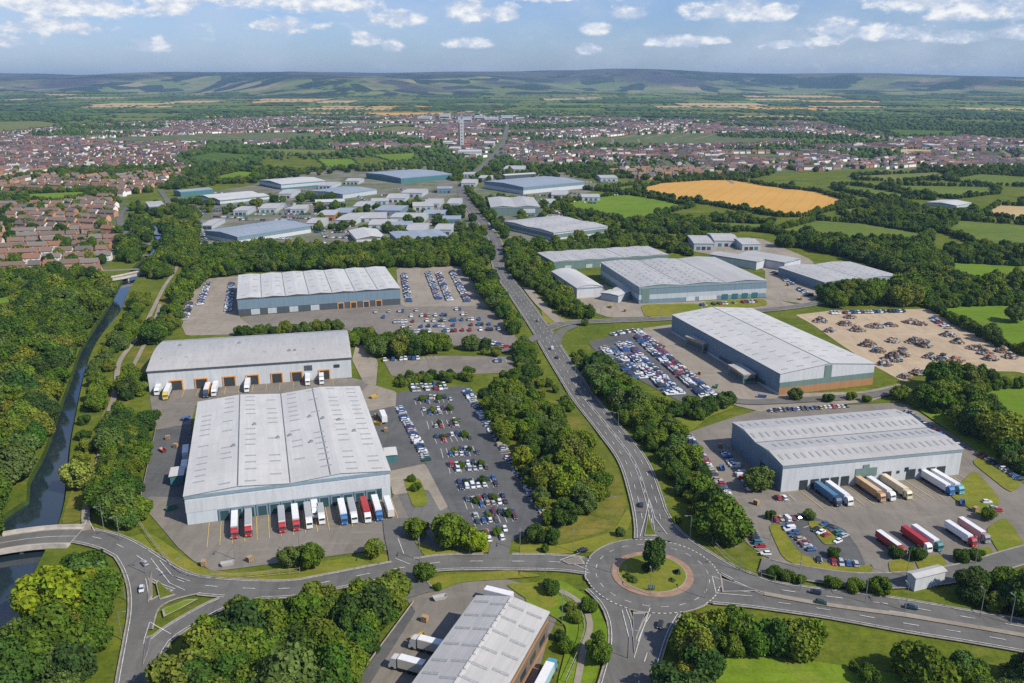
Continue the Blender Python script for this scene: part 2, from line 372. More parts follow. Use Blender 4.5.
# ------------------------------------------------------------------ layout data (photo points lying on the ground)
YARDS = [ # name, points, level, material
 ('yard', [(140,505),(150,497),(183,498),(188,525),(391,499),(397,494),(409,520),(404,545),(392,551),(372,551),(300,561),(230,570),(213,572),(193,561),(178,548),(163,530),(150,515)], 3, YARD),
 ('yard', [(156,430),(192,424),(186,500),(140,501)], 2, ROADD),
 ('yard', [(150,391),(352,378),(371,383),(366,394),(196,405),(190,427),(156,431),(150,400)], 1, YARD),
 ('yard', [(366,412),(396,406),(428,465),(388,473)], 2, ROADD),
 ('yard', [(370,384),(396,392),(400,408),(366,413),(360,393)], 1, TAN),
 ('yard', [(388,472),(426,464),(452,505),(440,512),(428,490),(393,496)], 4, TAN),
 ('yard', [(397,393),(466,386),(484,412),(546,520),(540,530),(505,545),(460,545),(452,515),(424,462),(396,407)], 5, ROADD),
 ('yard', [(392,495),(440,474),(458,508),(470,548),(410,558),(398,545),(404,520)], 2, ROAD),
 ('yard', [(186,336),(180,322),(186,300),(203,279),(243,276),(239,318),(262,334)], 1, TAN),
 ('yard', [(396,268),(462,266),(480,290),(492,306),(400,307)], 1, TAN),
 ('yard', [(238,317),(400,304),(492,306),(524,348),(372,343),(345,328),(240,334)], 0, YARD),
 ('yard', [(383,360),(440,356),(512,357),(514,373),(392,377)], 1, YARD),
 ('yard', [(356,345),(366,345),(378,362),(376,386),(364,384),(352,360)], 2, TAN),
 ('yard', [(732,418),(760,410),(896,403),(906,405),(962,440),(1012,477),(1060,510),(1060,550),(1024,557),(996,573),(950,586),(880,586),(820,579),(775,563),(748,545),(722,512),(704,470),(686,444),(690,432)], 1, YARD),
 ('yard', [(790,520),(806,514),(845,530),(858,548),(866,566),(820,570),(790,545),(770,525)], 3, ROADD),
 ('yard', [(588,343),(640,328),(654,330),(716,398),(704,412),(672,398),(628,374),(600,356)], 1, ROADD),
 ('yard', [(640,329),(692,322),(780,394),(862,392),(900,384),(905,390),(870,402),(760,412),(736,406),(706,392)], 2, TAN),
 ('scrapyard_ground', [(795,315),(830,311),(928,309),(948,320),(1000,346),(1060,366),(1060,385),(1018,372),(973,371),(918,371),(905,383),(870,364),(838,343),(813,325)], 0, GRAVEL),
 ('yard', [(656,244),(760,238),(812,260),(826,293),(806,304),(765,299),(765,270),(716,256)], 1, TAN),
 ('yard', [(556,296),(604,284),(640,304),(770,298),(800,306),(765,312),(690,316),(610,318),(575,306)], 0, TAN),
 ('business_park_paving', [(176,196),(250,186),(300,170),(440,166),(462,186),(470,210),(492,246),(455,252),(200,257),(200,222)], 0, BIZ),
 ('business_park_paving', [(470,192),(495,172),(560,172),(605,186),(575,198),(545,206),(590,222),(612,236),(608,244),(510,240),(486,214)], 0, BIZ),
 ('yard', [(400,592),(413,583),(425,583),(440,590),(470,578),(500,578),(545,590),(560,612),(548,640),(530,700),(350,700),(356,683),(392,640),(414,610)], 1, YARD),
 ('parking_bays', [(352,690),(410,607),(416,612),(364,694)], 2, ROADD),
]
GREENS = [ # grass patches lying on the yards
 ([(403,480),(420,479),(428,500),(426,507),(413,508)], FAIRWAY), ([(768,527),(778,524),(800,555),(835,567),(872,566),(872,577),(818,575),(783,560)], FAIRWAY),
 ([(420,585),(440,576),(512,571),(545,577),(505,580),(462,583),(438,592),(425,594)], VERGE), ([(414,541),(440,552),(500,542),(502,552),(460,556),(425,558)], VERGE),
 ([(888,562),(912,560),(914,572),(890,574)], FAIRWAY), ([(914,560),(940,555),(948,566),(920,572)], FAIRWAY), ([(955,556),(988,547),(996,556),(965,566)], FAIRWAY),
 ([(985,530),(1005,518),(1015,530),(1024,545),(1000,556)], FAIRWAY), ([(640,305),(700,304),(705,316),(645,318)], FAIRWAY), ([(700,302),(765,299),(768,306),(706,312)], FAIRWAY),
 ([(672,418),(700,408),(718,402),(736,408),(708,418),(694,430),(682,436)], FAIRWAY), ([(540,308),(600,320),(620,322),(545,326)], VERGE),
 ([(905,401),(935,401),(985,435),(1024,462),(1024,482),(1000,468),(960,440)], FAIRWAY), ([(970,462),(990,455),(1022,486),(1010,494)], FAIRWAY),
 ([(520,600),(560,580),(596,603),(612,640),(590,690),(556,690),(566,650),(566,625)], FAIRWAY), ([(505,585),(548,583),(560,605),(545,612),(520,596)], FAIRWAY),
 ([(806,522),(828,523),(838,545),(824,546)], VERGE), ([(948,496),(975,470),(1000,500),(996,512),(980,516)], VERGE),
 ([(540,372),(575,400),(618,470),(628,505),(610,530),(560,545),(520,550),(530,520),(510,440),(475,388)], SCRUB),
 ([(556,350),(590,372),(625,420),(655,445),(700,525),(760,580),(740,580),(690,540),(660,500),(628,450),(590,400)], GRASS),
 ([(100,420),(118,375),(150,310),(170,285),(182,290),(160,330),(146,380),(112,430),(100,480),(84,520),(60,525),(75,480)], SCRUB),
 ([(520,545),(560,546),(612,533),(628,508),(632,520),(620,545),(590,553),(520,556)], VERGE),
 ([(150,532),(200,568),(240,575),(380,553),(400,560),(380,568),(240,586),(195,584),(160,570),(120,540)], FAIRWAY),
]
FIELDS = [ # outline, material
 ([(638,189),(662,183),(707,180),(734,180),(768,186),(818,192),(849,201),(830,211),(805,217),(783,217),(768,215),(722,207),(692,202),(662,197),(638,193)], WHEAT),
 ([(559,204),(614,195),(632,195),(667,201),(692,207),(674,211),(647,221),(622,221),(574,212)], FIELD_G[1]),
 ([(770,232),(818,220),(868,224),(928,234),(930,242),(880,241),(783,236)], FIELD_G[0]), ([(834,187),(850,185),(880,189),(933,200),(873,198),(836,190)], FIELD_G[0]),
 ([(883,185),(993,187),(998,194),(953,199),(915,194)], FIELD_G[0]), ([(853,176),(940,172),(953,177),(908,182),(856,180)], FIELD_G[2]),
 ([(945,180),(980,174),(1030,177),(1030,187),(980,185)], FIELD_G[0]), ([(943,232),(958,220),(1040,226),(1040,252),(980,246)], FIELD_G[0]),
 ([(985,212),(998,205),(1040,207),(1040,223),(988,216)], STRAW), ([(948,262),(1040,267),(1040,283),(946,279)], FIELD_G[1]),
 ([(928,307),(1040,305),(1060,366),(1000,347),(948,320)], FIELD_G[1]), ([(963,392),(1040,386),(1040,438),(1000,416)], FIELD_G[1]),
 ([(705,652),(790,658),(860,668),(960,684),(1060,700),(1060,760),(690,760),(698,690)], FAIRWAY), ([(0,297),(-40,300),(-40,312),(0,311),(38,303),(36,296)], FIELD_G[1]),
 ([(-30,318),(10,315),(22,319),(2,328),(-40,332)], FIELD_G[0]), ([(180,159),(215,152),(256,155),(250,159),(195,161)], FIELD_G[2]),
 ([(200,180),(240,171),(262,173),(250,179),(220,182)], FIELD_G[1]), ([(256,149),(343,150),(340,154),(300,156),(256,152)], FIELD_G[2]),
 ([(316,159),(353,159),(360,166),(326,167)], FIELD_G[1]), ([(368,155),(416,153),(416,160),(391,161)], FIELD_G[1]), ([(22,194),(100,191),(105,195),(55,203),(25,201)], FIELD_G[1]),
 ([(-30,122),(40,121),(72,125),(0,133),(-30,134)], FIELD_G[2]), ([(65,114),(155,109),(200,113),(150,122),(112,122)], FIELD_G[2]),
 ([(875,129),(960,131),(953,135),(908,137)], FIELD_G[2]), ([(875,148),(940,150),(943,153),(908,155)], STRAW), ([(366,130),(396,126),(423,127),(416,131),(368,133)], FIELD_G[2]),
 ([(0,108),(60,106),(80,110),(20,116),(-30,114)], FIELD_G[0]), ([(350,113),(420,111),(440,115),(380,117)], STRAW), ([(480,108),(520,107),(530,112),(490,113)], FIELD_G[2]),
 ([(585,190),(620,187),(640,184),(645,190),(620,193)], FIELD_G[0]), ([(838,210),(862,207),(880,215),(850,219)], FIELD_G[2]),
 ([(690,256),(646,238),(640,233),(666,238)], STRAW), ([(640,236),(668,233),(700,236),(672,243),(650,243)], SCRUB), ([(708,222),(770,224),(764,232),(712,230)], FIELD_G[0]),
]
ROADS = [ # name, centre line, width, kerbs, dashed centre, edge lines
 ('north_road', [(653,541),(652,525),(646,498),(633,462),(611,432),(585,400),(572,380),(556,355),(541,330),(526,308),(514,291),(503,275),(498,260),(496,243),(487,228),(476,215),(466,202),(461,190),(464,182),(473,175),(484,165),(497,152),(503,143),(508,124)], 10.5, 1, 1, 1),
 ('slip_road', [(646,490),(656,510),(665,526),(682,543),(706,559),(738,577),(768,588)], 6.2, 1, 0, 1),
 ('east_carriageway', [(740,578),(768,589),(810,596),(858,602),(903,608),(960,618),(1024,629),(1130,648)], 7.4, 1, 1, 1),
 ('east_carriageway', [(700,596),(735,599),(768,603),(830,612),(903,625),(960,634),(1024,645),(1130,664)], 7.2, 1, 1, 1),
 ('west_road', [(592,568),(560,564),(512,563),(470,563),(440,564),(405,569),(381,573),(330,583),(290,590),(243,590),(195,586),(170,578),(150,566),(130,553),(110,543),(85,537),(70,536)], 8.2, 1, 1, 1),
 ('spur_road', [(126,720),(129,683),(136,640),(140,612),(139,588),(132,567),(121,550)], 5.2, 1, 0, 1),
 ('spur_road', [(136,720),(144,688),(148,664),(160,642),(182,626),(212,609),(235,600),(262,594)], 5.6, 1, 0, 1),
 ('spur_road', [(143,632),(148,614),(157,604),(175,596),(200,590)], 4.2, 1, 0, 0),
 ('south_carriageway', [(596,588),(611,603),(620,622),(622,648),(614,683),(600,730)], 6.2, 1, 0, 1),
 ('south_carriageway', [(672,604),(657,628),(647,655),(639,683),(628,730)], 7.0, 1, 1, 1),
 ('access_road', [(404,566),(402,552),(398,536),(396,520)], 8, 0, 0, 0),
 ('access_road', [(403,568),(409,582),(420,596)], 8, 1, 0, 0),
 ('access_road', [(498,560),(500,548),(502,536)], 6, 0, 0, 0),
 ('estate_road', [(545,330),(566,324),(600,322),(650,320),(700,317),(740,313),(790,308),(820,303)], 7, 1, 1, 0),
 ('lay_by', [(527,288),(538,302),(550,314),(560,323)], 6, 0, 0, 0),
 ('estate_road', [(556,348),(560,334),(575,326)], 5, 0, 0, 0),
 ('estate_road', [(760,566),(800,574),(860,582),(920,580),(970,572),(1010,560),(1060,546)], 7, 1, 0, 0),
 ('estate_road', [(706,392),(738,402),(780,402),(870,396),(905,388)], 6, 0, 0, 0),
 ('estate_road', [(500,352),(520,346),(544,334)], 6, 0, 0, 0), ('estate_road', [(480,240),(500,248),(497,262)], 7, 0, 0, 0),
 ('estate_road', [(286,204),(292,218),(300,228)], 9, 0, 0, 0), ('estate_road', [(175,232),(190,218),(230,206),(300,205)], 7, 0, 0, 0),
 ('estate_road', [(128,208),(120,216),(122,228),(132,240),(150,246)], 6, 0, 0, 0), ('estate_road', [(160,190),(168,205),(150,214),(128,222)], 6, 0, 0, 0),
 ('towpath', [(87,532),(86,512),(92,488),(101,455),(106,425),(116,390),(120,362),(140,335),(152,312),(164,288),(175,272),(178,262)], 2.4, 0, 0, 0),
 ('footpath', [(120,380),(130,372),(142,350),(152,330),(160,305)], 2, 0, 0, 0),
 ('footpath', [(150,412),(138,416),(122,412),(108,420)], 2, 0, 0, 0), ('footpath', [(576,690),(584,650),(590,625),(580,604),(560,592)], 1.6, 0, 0, 0),
]
RIVER_R = [(-30,700),(5,640),(25,605),(33,575),(48,545),(58,525),(65,500),(69,462),(73,430),(87,365),(100,337),(120,312),(128,292),(137,278),(150,262),(163,246),(162,232),(158,222)]
RIVER_L = [(-90,700),(-60,640),(-40,600),(-20,560),(3,515),(26,500),(27,482),(44,450),(56,415),(70,377),(82,345),(110,302),(116,290),(124,277),(138,262),(152,247),(153,235),(152,222)]
river = [Vector(p) for p in GP(RIVER_L)] ; river2 = [Vector(p) for p in GP(RIVER_R)]
RIV = [tuple(p) for p in smooth_line(GP(RIVER_L), 6)] + [tuple(p) for p in reversed(smooth_line(GP(RIVER_R), 6))]

RB_C = G(652, 575.5); RB_IN, RB_OUT = 11.2, 18.4   # roundabout
roads = []
for nm, pts, w, kb, cd, el in ROADS:
    roads.append((nm, smooth_line(GP(pts), 3.0), w, kb, cd, el))
yards = [(nm, chaikin(GP(p), 1, .06), lv, m) for nm, p, lv, m in YARDS]
greens = [(chaikin(GP(p), 2, .13), VERGE if m is FAIRWAY and i not in (12, 14) else m) for i, (p, m) in enumerate(GREENS)]
fields = [(GP(p), m) for p, m in FIELDS]

# ------------------------------------------------------------------ ground with the canal cut into it
def build_ground():
    V = []; 
    near = [(x, y) for x in range(-600, 901, 60) for y in range(0, 1001, 60)]
    far = [(x, y) for x in range(-9000, 9001, 1500) for y in range(-900, 17001, 1200)]
    mid = [(x, y) for x in range(-3000, 3001, 300) for y in range(-300, 4501, 300)]
    pts = near + [p for p in mid if not (-620 < p[0] < 920 and -20 < p[1] < 1010)] + [p for p in far if not (-3100 < p[0] < 3100 and -350 < p[1] < 4600)]
    pts = [p for p in pts if not inpoly([p[0]], [p[1]], RIV)[0]]
    n0 = len(pts); allp = [Vector(p) for p in pts]+[Vector(p) for p in RIV]; nr = len(RIV)
    ed = [(n0+i, n0+(i+1) % nr) for i in range(nr)]
    v, e, f, *_ = delaunay_2d_cdt(allp, ed, [], 0, 1e-4)
    v = np.array([(p.x, p.y, 0) for p in v]); T = np.array([t for t in f if len(t) == 3])
    c = v[T].mean(1); keep = ~inpoly(c[:, 0], c[:, 1], RIV); T = T[keep]
    a, b, d = v[T[:, 0]], v[T[:, 1]], v[T[:, 2]]; nz = np.cross(b-a, d-a)[:, 2]; T[nz < 0] = T[nz < 0][:, ::-1]
    struct('ground', mesh_np('ground', v, T, [GRASS]))
    # sloping banks and water
    cx = np.array(RIV); n = len(RIV); A = sum(cx[i][0]*cx[(i+1) % n][1]-cx[(i+1) % n][0]*cx[i][1] for i in range(n))
    nrm = []
    for i in range(n):
        t = cx[(i+1) % n]-cx[i-1]; t = t/(np.linalg.norm(t)+1e-9); nn = np.array((-t[1], t[0])); nrm.append(nn if A > 0 else -nn)
    inner = cx+np.array(nrm)*1.2
    V = np.concatenate([np.c_[cx, np.zeros(n)], np.c_[inner, np.full(n, -2.2)]])
    Fq = np.array([(i, (i+1) % n, (i+1) % n+n, i+n) for i in range(n)])
    struct('riverbank', mesh_np('riverbank', V, Fq, [SOIL]))
    sheet('river_water', RIV, -1.4, WATER)
build_ground()

# ------------------------------------------------------------------ roads, yards, fields
def ribbon(name, line, w, z, mat):
    L = []; n = len(line)
    for i, p in enumerate(line):
        t = (line[min(i+1, n-1)]-line[max(i-1, 0)]).normalized(); nn = Vector((-t.y, t.x))
        L.append(p+nn*w/2); L.append(p-nn*w/2)
    V = np.array([(p.x, p.y, z) for p in L]); Fq = np.array([(2*i, 2*i+1, 2*i+3, 2*i+2) for i in range(n-1)])
    return struct(name, mesh_np(name, V, Fq, [mat]))
def in_roads(x, y, skip=-1, grow=0.0):
    m = (np.hypot(np.asarray(x)-RB_C[0], np.asarray(y)-RB_C[1]) < RB_OUT+grow) if skip != 'rb' else np.zeros(np.shape(x), bool)
    for i, (nm, ln, w, *_r) in enumerate(roads):
        if i == skip: continue
        m |= line_mask(x, y, ln[::2]+[ln[-1]], w/2+grow)
    return m
for i, (poly, m) in enumerate(fields): sheet('field', poly, .02+.002*i, m)
for i, (nm, poly, lv, m) in enumerate(yards): sheet(nm, poly, .13+.03*lv+.001*i, m)
for i, (poly, m) in enumerate(greens): sheet('grass_verge', poly, (.36+.004*i) if i < 18 else .07+.004*i, m)
for i, (nm, ln, w, *_r) in enumerate(roads):
    ribbon(nm, ln, w, .44+.005*i, TAN if nm in ('towpath', 'footpath', 'lay_by') else (ROAD if 'road' in nm or 'carr' in nm else YARD))
def disc(r0, r1, z, mat, name, n=96):
    a = np.linspace(0, 2*math.pi, n, endpoint=False); c, s = np.cos(a), np.sin(a)
    if r0 <= 0:
        V = np.c_[RB_C[0]+r1*c, RB_C[1]+r1*s, np.full(n, z)]; return struct(name, mesh_np(name, V, np.array([range(n)]), [mat]))
    V = np.concatenate([np.c_[RB_C[0]+r*c, RB_C[1]+r*s, np.full(n, z)] for r in (r1, r0)])
    return struct(name, mesh_np(name, V, np.array([(i, (i+1) % n, (i+1) % n+n, i+n) for i in range(n)]), [mat]))
disc(RB_IN-2.4, RB_OUT, .605, ROAD, 'roundabout_road')
def island():
    n = 96; rings = [(RB_IN, .6), (RB_IN, .76), (RB_IN-1.8, .80), (RB_IN-1.8, .90), (RB_IN-2.05, .92), (RB_IN-6, 1.15), (RB_IN-9.5, 1.3), (.3, 1.35)]
    V = []; mi = []
    for r, z in rings: V += [(RB_C[0]+r*math.cos(2*math.pi*k/n), RB_C[1]+r*math.sin(2*math.pi*k/n), z) for k in range(n)]
    Fq = []
    for j in range(len(rings)-1):
        for k in range(n): Fq.append((j*n+k, j*n+(k+1) % n, (j+1)*n+(k+1) % n, (j+1)*n+k)); mi.append(0 if j < 1 else 1 if j < 2 else 0 if j < 4 else 2)
    struct('roundabout_island', mesh_np('roundabout_island', np.array(V), np.array(Fq), [KERB, BLOCK, VERGE], mi))
island()

def build_lines():
    mk = MB(); kb = MB()
    zt = .615
    def seg(B, a, b, w, z, h=0.0, mi=0):
        t = (b-a); 
        if t.length < .05: return
        t.normalize(); n = Vector((-t.y, t.x))*w/2; a = a-t*.03; b = b+t*.03
        if h == 0: B.add([(a+n).to_3d()+Vector((0,0,z)), (a-n).to_3d()+Vector((0,0,z)), (b-n).to_3d()+Vector((0,0,z)), (b+n).to_3d()+Vector((0,0,z))], [(0,1,2,3)], mi)
        else:
            V = [p.to_3d()+Vector((0,0,q)) for q in (z, z+h) for p in (a+n, a-n, b-n, b+n)]
            B.add(V, [(4,5,6,7),(0,1,5,4),(1,2,6,5),(2,3,7,6),(3,0,4,7)], mi)
    for i, (nm, ln, w, kerb, cd, el) in enumerate(roads):
        n = len(ln); z = .44+.005*i
        if ln[0].y > 700 and n < 30: continue
        nn = []
        for k in range(n):
            t = (ln[min(k+1, n-1)]-ln[max(k-1, 0)]).normalized(); nn.append(Vector((-t.y, t.x)))
        if kerb or el:
            for s in (-1, 1):
                q = [ln[k]+nn[k]*s*(w/2+.18) for k in range(n)]; mid = [(q[k]+q[k+1])/2 for k in range(n-1)]
                bad = in_roads([p.x for p in mid], [p.y for p in mid], i, .1)
                e = [ln[k]+nn[k]*s*(w/2-.55) for k in range(n)]
                for k in range(n-1):
                    if bad[k] or q[k].y > 1000: continue
                    if kerb: seg(kb, q[k], q[k+1], .38, z-.04, .16)
                    if el: seg(mk, e[k], e[k+1], .2, zt)
        if cd:
            acc = 0; big = nm in ('north_road',)
            for k in range(n-1):
                if ln[k].y > 900: break
                if (ln[k]-Vector(RB_C)).length < RB_OUT+6: continue
                if k % 3 == 0: seg(mk, ln[k], ln[k+1], .24, zt)
                if big and ln[k].y < 620:
                    for s in (-1, 1):
                        if k % 3 == 1: seg(mk, ln[k]+nn[k]*s*w*.27, ln[k+1]+nn[k+1]*s*w*.27, .2, zt)
                    if ln[k].y < 360: seg(mk, ln[k]+nn[k]*.5, ln[k+1]+nn[k+1]*.5, .16, zt); seg(mk, ln[k]-nn[k]*.5, ln[k+1]-nn[k+1]*.5, .16, zt)
    # outer kerb of the roundabout
    N = 160; C = Vector(RB_C)
    P = [C+Vector((math.cos(2*math.pi*k/N), math.sin(2*math.pi*k/N)))*(RB_OUT+.18) for k in range(N)]
    bad = in_roads([p.x for p in P], [p.y for p in P], 'rb', .3)
    for k in range(N):
        a, b = P[k], P[(k+1) % N]
        if not bad[k] and not bad[(k+1) % N]: seg(kb, a, b, .38, .56, .16)
        elif k % 2 == 0: seg(mk, C+(a-C)*.985, C+(b-C)*.985, .3, .62)
        if k % 8 in (0, 1, 2): seg(mk, C+(a-C)*.83, C+(b-C)*.83, .18, .62)
    # hatched splitters and arrows
    def pl(pts, w=.2): 
        g = [Vector(p) for p in GP(pts)]
        for a, b in zip(g[:-1], g[1:]): seg(mk, a, b, w, .62)
    for pts in [[(649,500),(645,520),(640,538)],[(649,500),(655,520),(667,536)],[(572,565),(588,572)],[(560,562),(584,553)],[(622,612),(629,640),(628,660)],[(650,610),(640,640),(634,660)],
                [(712,578),(716,595)],[(716,595),(752,598)],[(712,578),(752,592)],[(145,640),(150,624)],[(150,624),(171,636)],[(151,560),(170,585),(185,592)],[(160,562),(172,577),(190,583)],
                [(88,520),(82,532)],[(88,520),(95,533)],[(404,556),(398,540)],[(410,566),(395,560)]]: pl(pts)
    struct('road_markings', mk.mesh('road_markings', [PAINT])); struct('kerbs', kb.mesh('kerbs', [KERB]))
build_lines()

# darker patch repairs in the carriageway
def patches():
    r = random.Random(41); mb = MB()
    for i, (nm, ln_, w, *_q) in enumerate(roads):
        if not ('road' in nm or 'carr' in nm) or nm in ('estate_road', 'roundabout'): continue
        for t_ in range(3):
            if len(ln_) < 16: break
            k = r.randrange(2, len(ln_)-8); m_ = r.randrange(1, 6); lo = r.choice([-.45, .03, -.2]); hi = lo+r.choice([.4, .2, .12]); z = .44+.005*i+.0015+.001*t_
            if ln_[k].y > 700: continue
            for a, b in zip(ln_[k:k+m_], ln_[k+1:k+m_+1]):
                d = (ln_[k+1]-ln_[k]).normalized(); n_ = Vector((-d.y, d.x))*w
                mb.add([(q.x, q.y, z) for q in (a+n_*lo, a+n_*hi, b+n_*hi, b+n_*lo)], [(0,1,2,3)])
    struct('road_patches', mb.mesh('road_patches', [asphalt('patched_asphalt', (.092,.091,.086), (.13,.128,.118))]))
patches()
# splitter islands (raised, kerbed)
def splitter(pts, mat=GRASS):
    g = GP(pts); c = np.mean(g, 0); n = len(g); inn = [tuple(c+(np.array(p)-c)*.86) for p in g]
    V = [(x, y, .6) for x, y in g]+[(x, y, .74) for x, y in g]+[(x, y, .75) for x, y in inn]
    Fq = [(i, (i+1) % n, (i+1) % n+n, i+n) for i in range(n)]+[(i+n, (i+1) % n+n, (i+1) % n+2*n, i+2*n) for i in range(n)]
    me = mesh_np('traffic_island', np.array(V), [np.array(Fq), np.array([[2*n+i for i in range(n)]])], [KERB, mat], [0]*(2*n)+[1])
    struct('traffic_island', me)
splitter([(648,515),(652,530),(657,538),(644,538)]); splitter([(562,563),(580,558),(585,566),(568,566)], YARD)
splitter([(633,614),(646,614),(636,640),(634,655),(633,640)], ROADD); splitter([(720,580),(760,593),(722,594)], ROADD)
splitter([(156,585),(158,582),(168,592),(176,597),(160,602)], GRASS); splitter([(162,612),(186,602),(198,601),(180,611),(164,619)], FAIRWAY)
splitter([(146,640),(152,637),(148,655),(143,668)], ROADD); splitter([(152,572),(149,585),(148,605),(153,598)], YARD)
# central reservation of the dual carriageway
ln = smooth_line(GP([(764,595.5),(810,604),(858,611),(903,617),(960,626.5),(1024,637.5),(1130,656)]), 4)
ribbon('central_reservation', ln, 1.7, .70, TAN)

# ------------------------------------------------------------------ road bridge over the canal (left)
def bridge(name, pts, w, zt, label, z_far=None, rail=True):
    ln = smooth_line([G(u, v, zt) for u, v in pts], 3.0); n = len(ln); mid = ln[n//2]
    r = thing(name, label, 'bridge', (mid.x, mid.y, 0))
    def prof(off0, off1, z0, z1, mat, nm):
        V = []; Fq = []
        for i, p in enumerate(ln):
            t = (ln[min(i+1, n-1)]-ln[max(i-1, 0)]).normalized(); nn = Vector((-t.y, t.x)); q = p-mid
            for o, z in ((off0, z0), (off1, z0), (off1, z1), (off0, z1)): V.append((q.x+nn.x*o, q.y+nn.y*o, z))
        for i in range(n-1):
            for k in range(4): Fq.append((4*i+k, 4*i+(k+1) % 4, 4*i+4+(k+1) % 4, 4*i+4+k))
        Fq += [(0,1,2,3), (4*n-4, 4*n-3, 4*n-2, 4*n-1)]
        return link(nm, mesh_np(nm, np.array(V), np.array(Fq), [mat]), r)
    prof(-w/2, w/2, zt-.9, zt, CONC, 'deck'); prof(-w/2+2, w/2-2, zt+.004, zt+.01, ROAD, 'road_surface')
    for s in (-1, 1): prof(s*(w/2-.3), s*(w/2), zt+.003, zt+.8, CONC, 'parapet'); prof(s*(w/2-2), s*(w/2-1.75), zt+.002, zt+.13, KERB, 'kerb')
    prof(-.1, .1, zt+.012, zt+.016, PAINT, 'centre_line')
    for f in (.25, .6):
        p = ln[int(n*f)]-mid; link('pier', MB().box(-.5, .5, -w*.42, w*.42, -2.2, zt-.9).mesh('pier', CONC), r, (p.x, p.y, 0), math.atan2((ln[int(n*f)+1]-ln[int(n*f)]).y, (ln[int(n*f)+1]-ln[int(n*f)]).x))
    return r
bridge('road_bridge', [(-70,556),(-30,549),(0,543),(25,539),(50,536.5),(76,536)], 11.5, .72, 'concrete road bridge crossing the canal near the towpath junction')
bridge('road_bridge', [(84,281),(100,280),(120,277),(138,273),(150,271)], 8, 1.6, 'small pale bridge over the canal by the brick housing estate')
link_road = ribbon('estate_road', smooth_line([G(40,286),G(62,284),G(86,281)], 4), 6, .6, ROAD)

# ------------------------------------------------------------------ hills
def rise_z(y): return np.clip((np.asarray(y, float)-3300)/3600, 0, 1)**1.2*46
def hills():
    nx, ny = 300, 110
    xs = np.linspace(-10500, 10500, nx); ys = np.linspace(5200, 15500, ny); X, Y = np.meshgrid(xs, ys)
    Z = np.zeros_like(X); r = np.random.default_rng(3)
    for k in range(46):
        wl = 10**r.uniform(2.75, 3.7); a = r.uniform(0, math.pi); ph = r.uniform(0, 6.3); Z += wl*.010*np.sin((X*np.cos(a)+Y*np.sin(a)*.6)/wl*6.28+ph)
    s = np.clip((Y-6000-250*np.sin(X/900)-200*np.sin(X/410+1))/4800, 0, 1); s = s*s*(3-2*s)
    crest = 222+13*np.sin(X/1900+.5)+8*np.sin(X/700)-np.clip((X-1500)/4500, 0, 1)*45-np.clip(-(X+6500)/3000, 0, 1)*30
    spur = 1-.38*np.abs(np.sin(X/640+.8*np.sin(Y/1300)))*np.sin(np.clip(s, 0, 1)*math.pi)
    Zf = s*crest*spur + Z*np.clip(s*3, 0, 1)*(1-s*.8)*.45
    Zf = np.where(Y > 12500, Zf-((Y-12500)/3000)*60, Zf)-3*(1-np.clip(s*8, 0, 1))
    Zf = Zf*.9+rise_z(Y)
    V = np.c_[X.ravel(), Y.ravel(), Zf.ravel()]
    i = np.arange(nx*ny).reshape(ny, nx); Fq = np.stack([i[:-1, :-1], i[:-1, 1:], i[1:, 1:], i[1:, :-1]], -1).reshape(-1, 4)
    n = NB('hill_land'); p = n.pos()
    vo = n.new('ShaderNodeTexVoronoi', feature='F1'); vo.inputs['Scale'].default_value = .0046; n.L.new(n.scalec(p, (1,.6,1)), vo.inputs['Vector'])
    cell = n.ramp(n.new('ShaderNodeSeparateColor').outputs[0], [(0,(0,0,0)),(1,(1,1,1))])
    sc = n.new('ShaderNodeSeparateColor'); n.L.new(vo.outputs['Color'], sc.inputs[0])
    fld = n.ramp(sc.outputs[0], [(0,(.13,.17,.05)),(.25,(.19,.20,.075)),(.45,(.025,.045,.018)),(.62,(.15,.19,.05)),(.75,(.27,.235,.12)),(.86,(.03,.05,.018)),(.95,(.2,.21,.08))], 'CONSTANT')
    sx = n.new('ShaderNodeSeparateXYZ'); n.L.new(p, sx.inputs[0])
    moor = n.mix(n.ramp(n.noise(p, .0011, 5, .6), [(.4,(0,0,0)),(.6,(1,1,1))]), (.060,.058,.066), (.095,.105,.065))
    moor = n.mix(n.ramp(n.noise(n.scalec(p, (1,.7,1)), .0006, 4, .55), [(.5,(0,0,0)),(.56,(1,1,1))]), moor, (.022,.036,.022))  # dark plantation patches on the moor, painted in place of cloud shadows
    hh = n.math('ADD', n.math('MULTIPLY', sx.outputs[2], .0036), n.math('MULTIPLY', n.math('SUBTRACT', n.noise(p, .0010, 4, .6), .5), 2.2))
    col = n.mix(n.ramp(hh, [(.30,(0,0,0)),(.62,(1,1,1))]), fld, moor)
    wood = n.ramp(n.noise(n.scalec(p, (1,.5,1)), .0021, 4, .6), [(.53,(0,0,0)),(.56,(1,1,1))])  # dark forest colour, also standing in for cloud shadow on the slopes
    col = n.mix(n.math('MULTIPLY', wood, n.ramp(hh, [(.6,(1,1,1)),(.95,(0,0,0))])), col, (.022,.042,.018))
    struct('hills', mesh_np('hills', V, Fq, [n.fin(col, .95, .05)], smooth=True))
    return xs, ys, Zf
HX, HY, HZ = hills()

# ------------------------------------------------------------------ air
def haze():
    n = NB('haze_air'); n.N.remove(n.b); v = n.new('ShaderNodeVolumePrincipled')
    v.inputs['Color'].default_value = (.42,.66,1.0,1); v.inputs['Density'].default_value = 5.6e-5; v.inputs['Anisotropy'].default_value = .1
    n.L.new(v.outputs[0], n.N['Material Output'].inputs['Volume'])
    tag(link('haze', MB().box(-11000, 11000, -1200, 16500, -4, 300).mesh('haze', n.m)), kind='stuff')
haze()

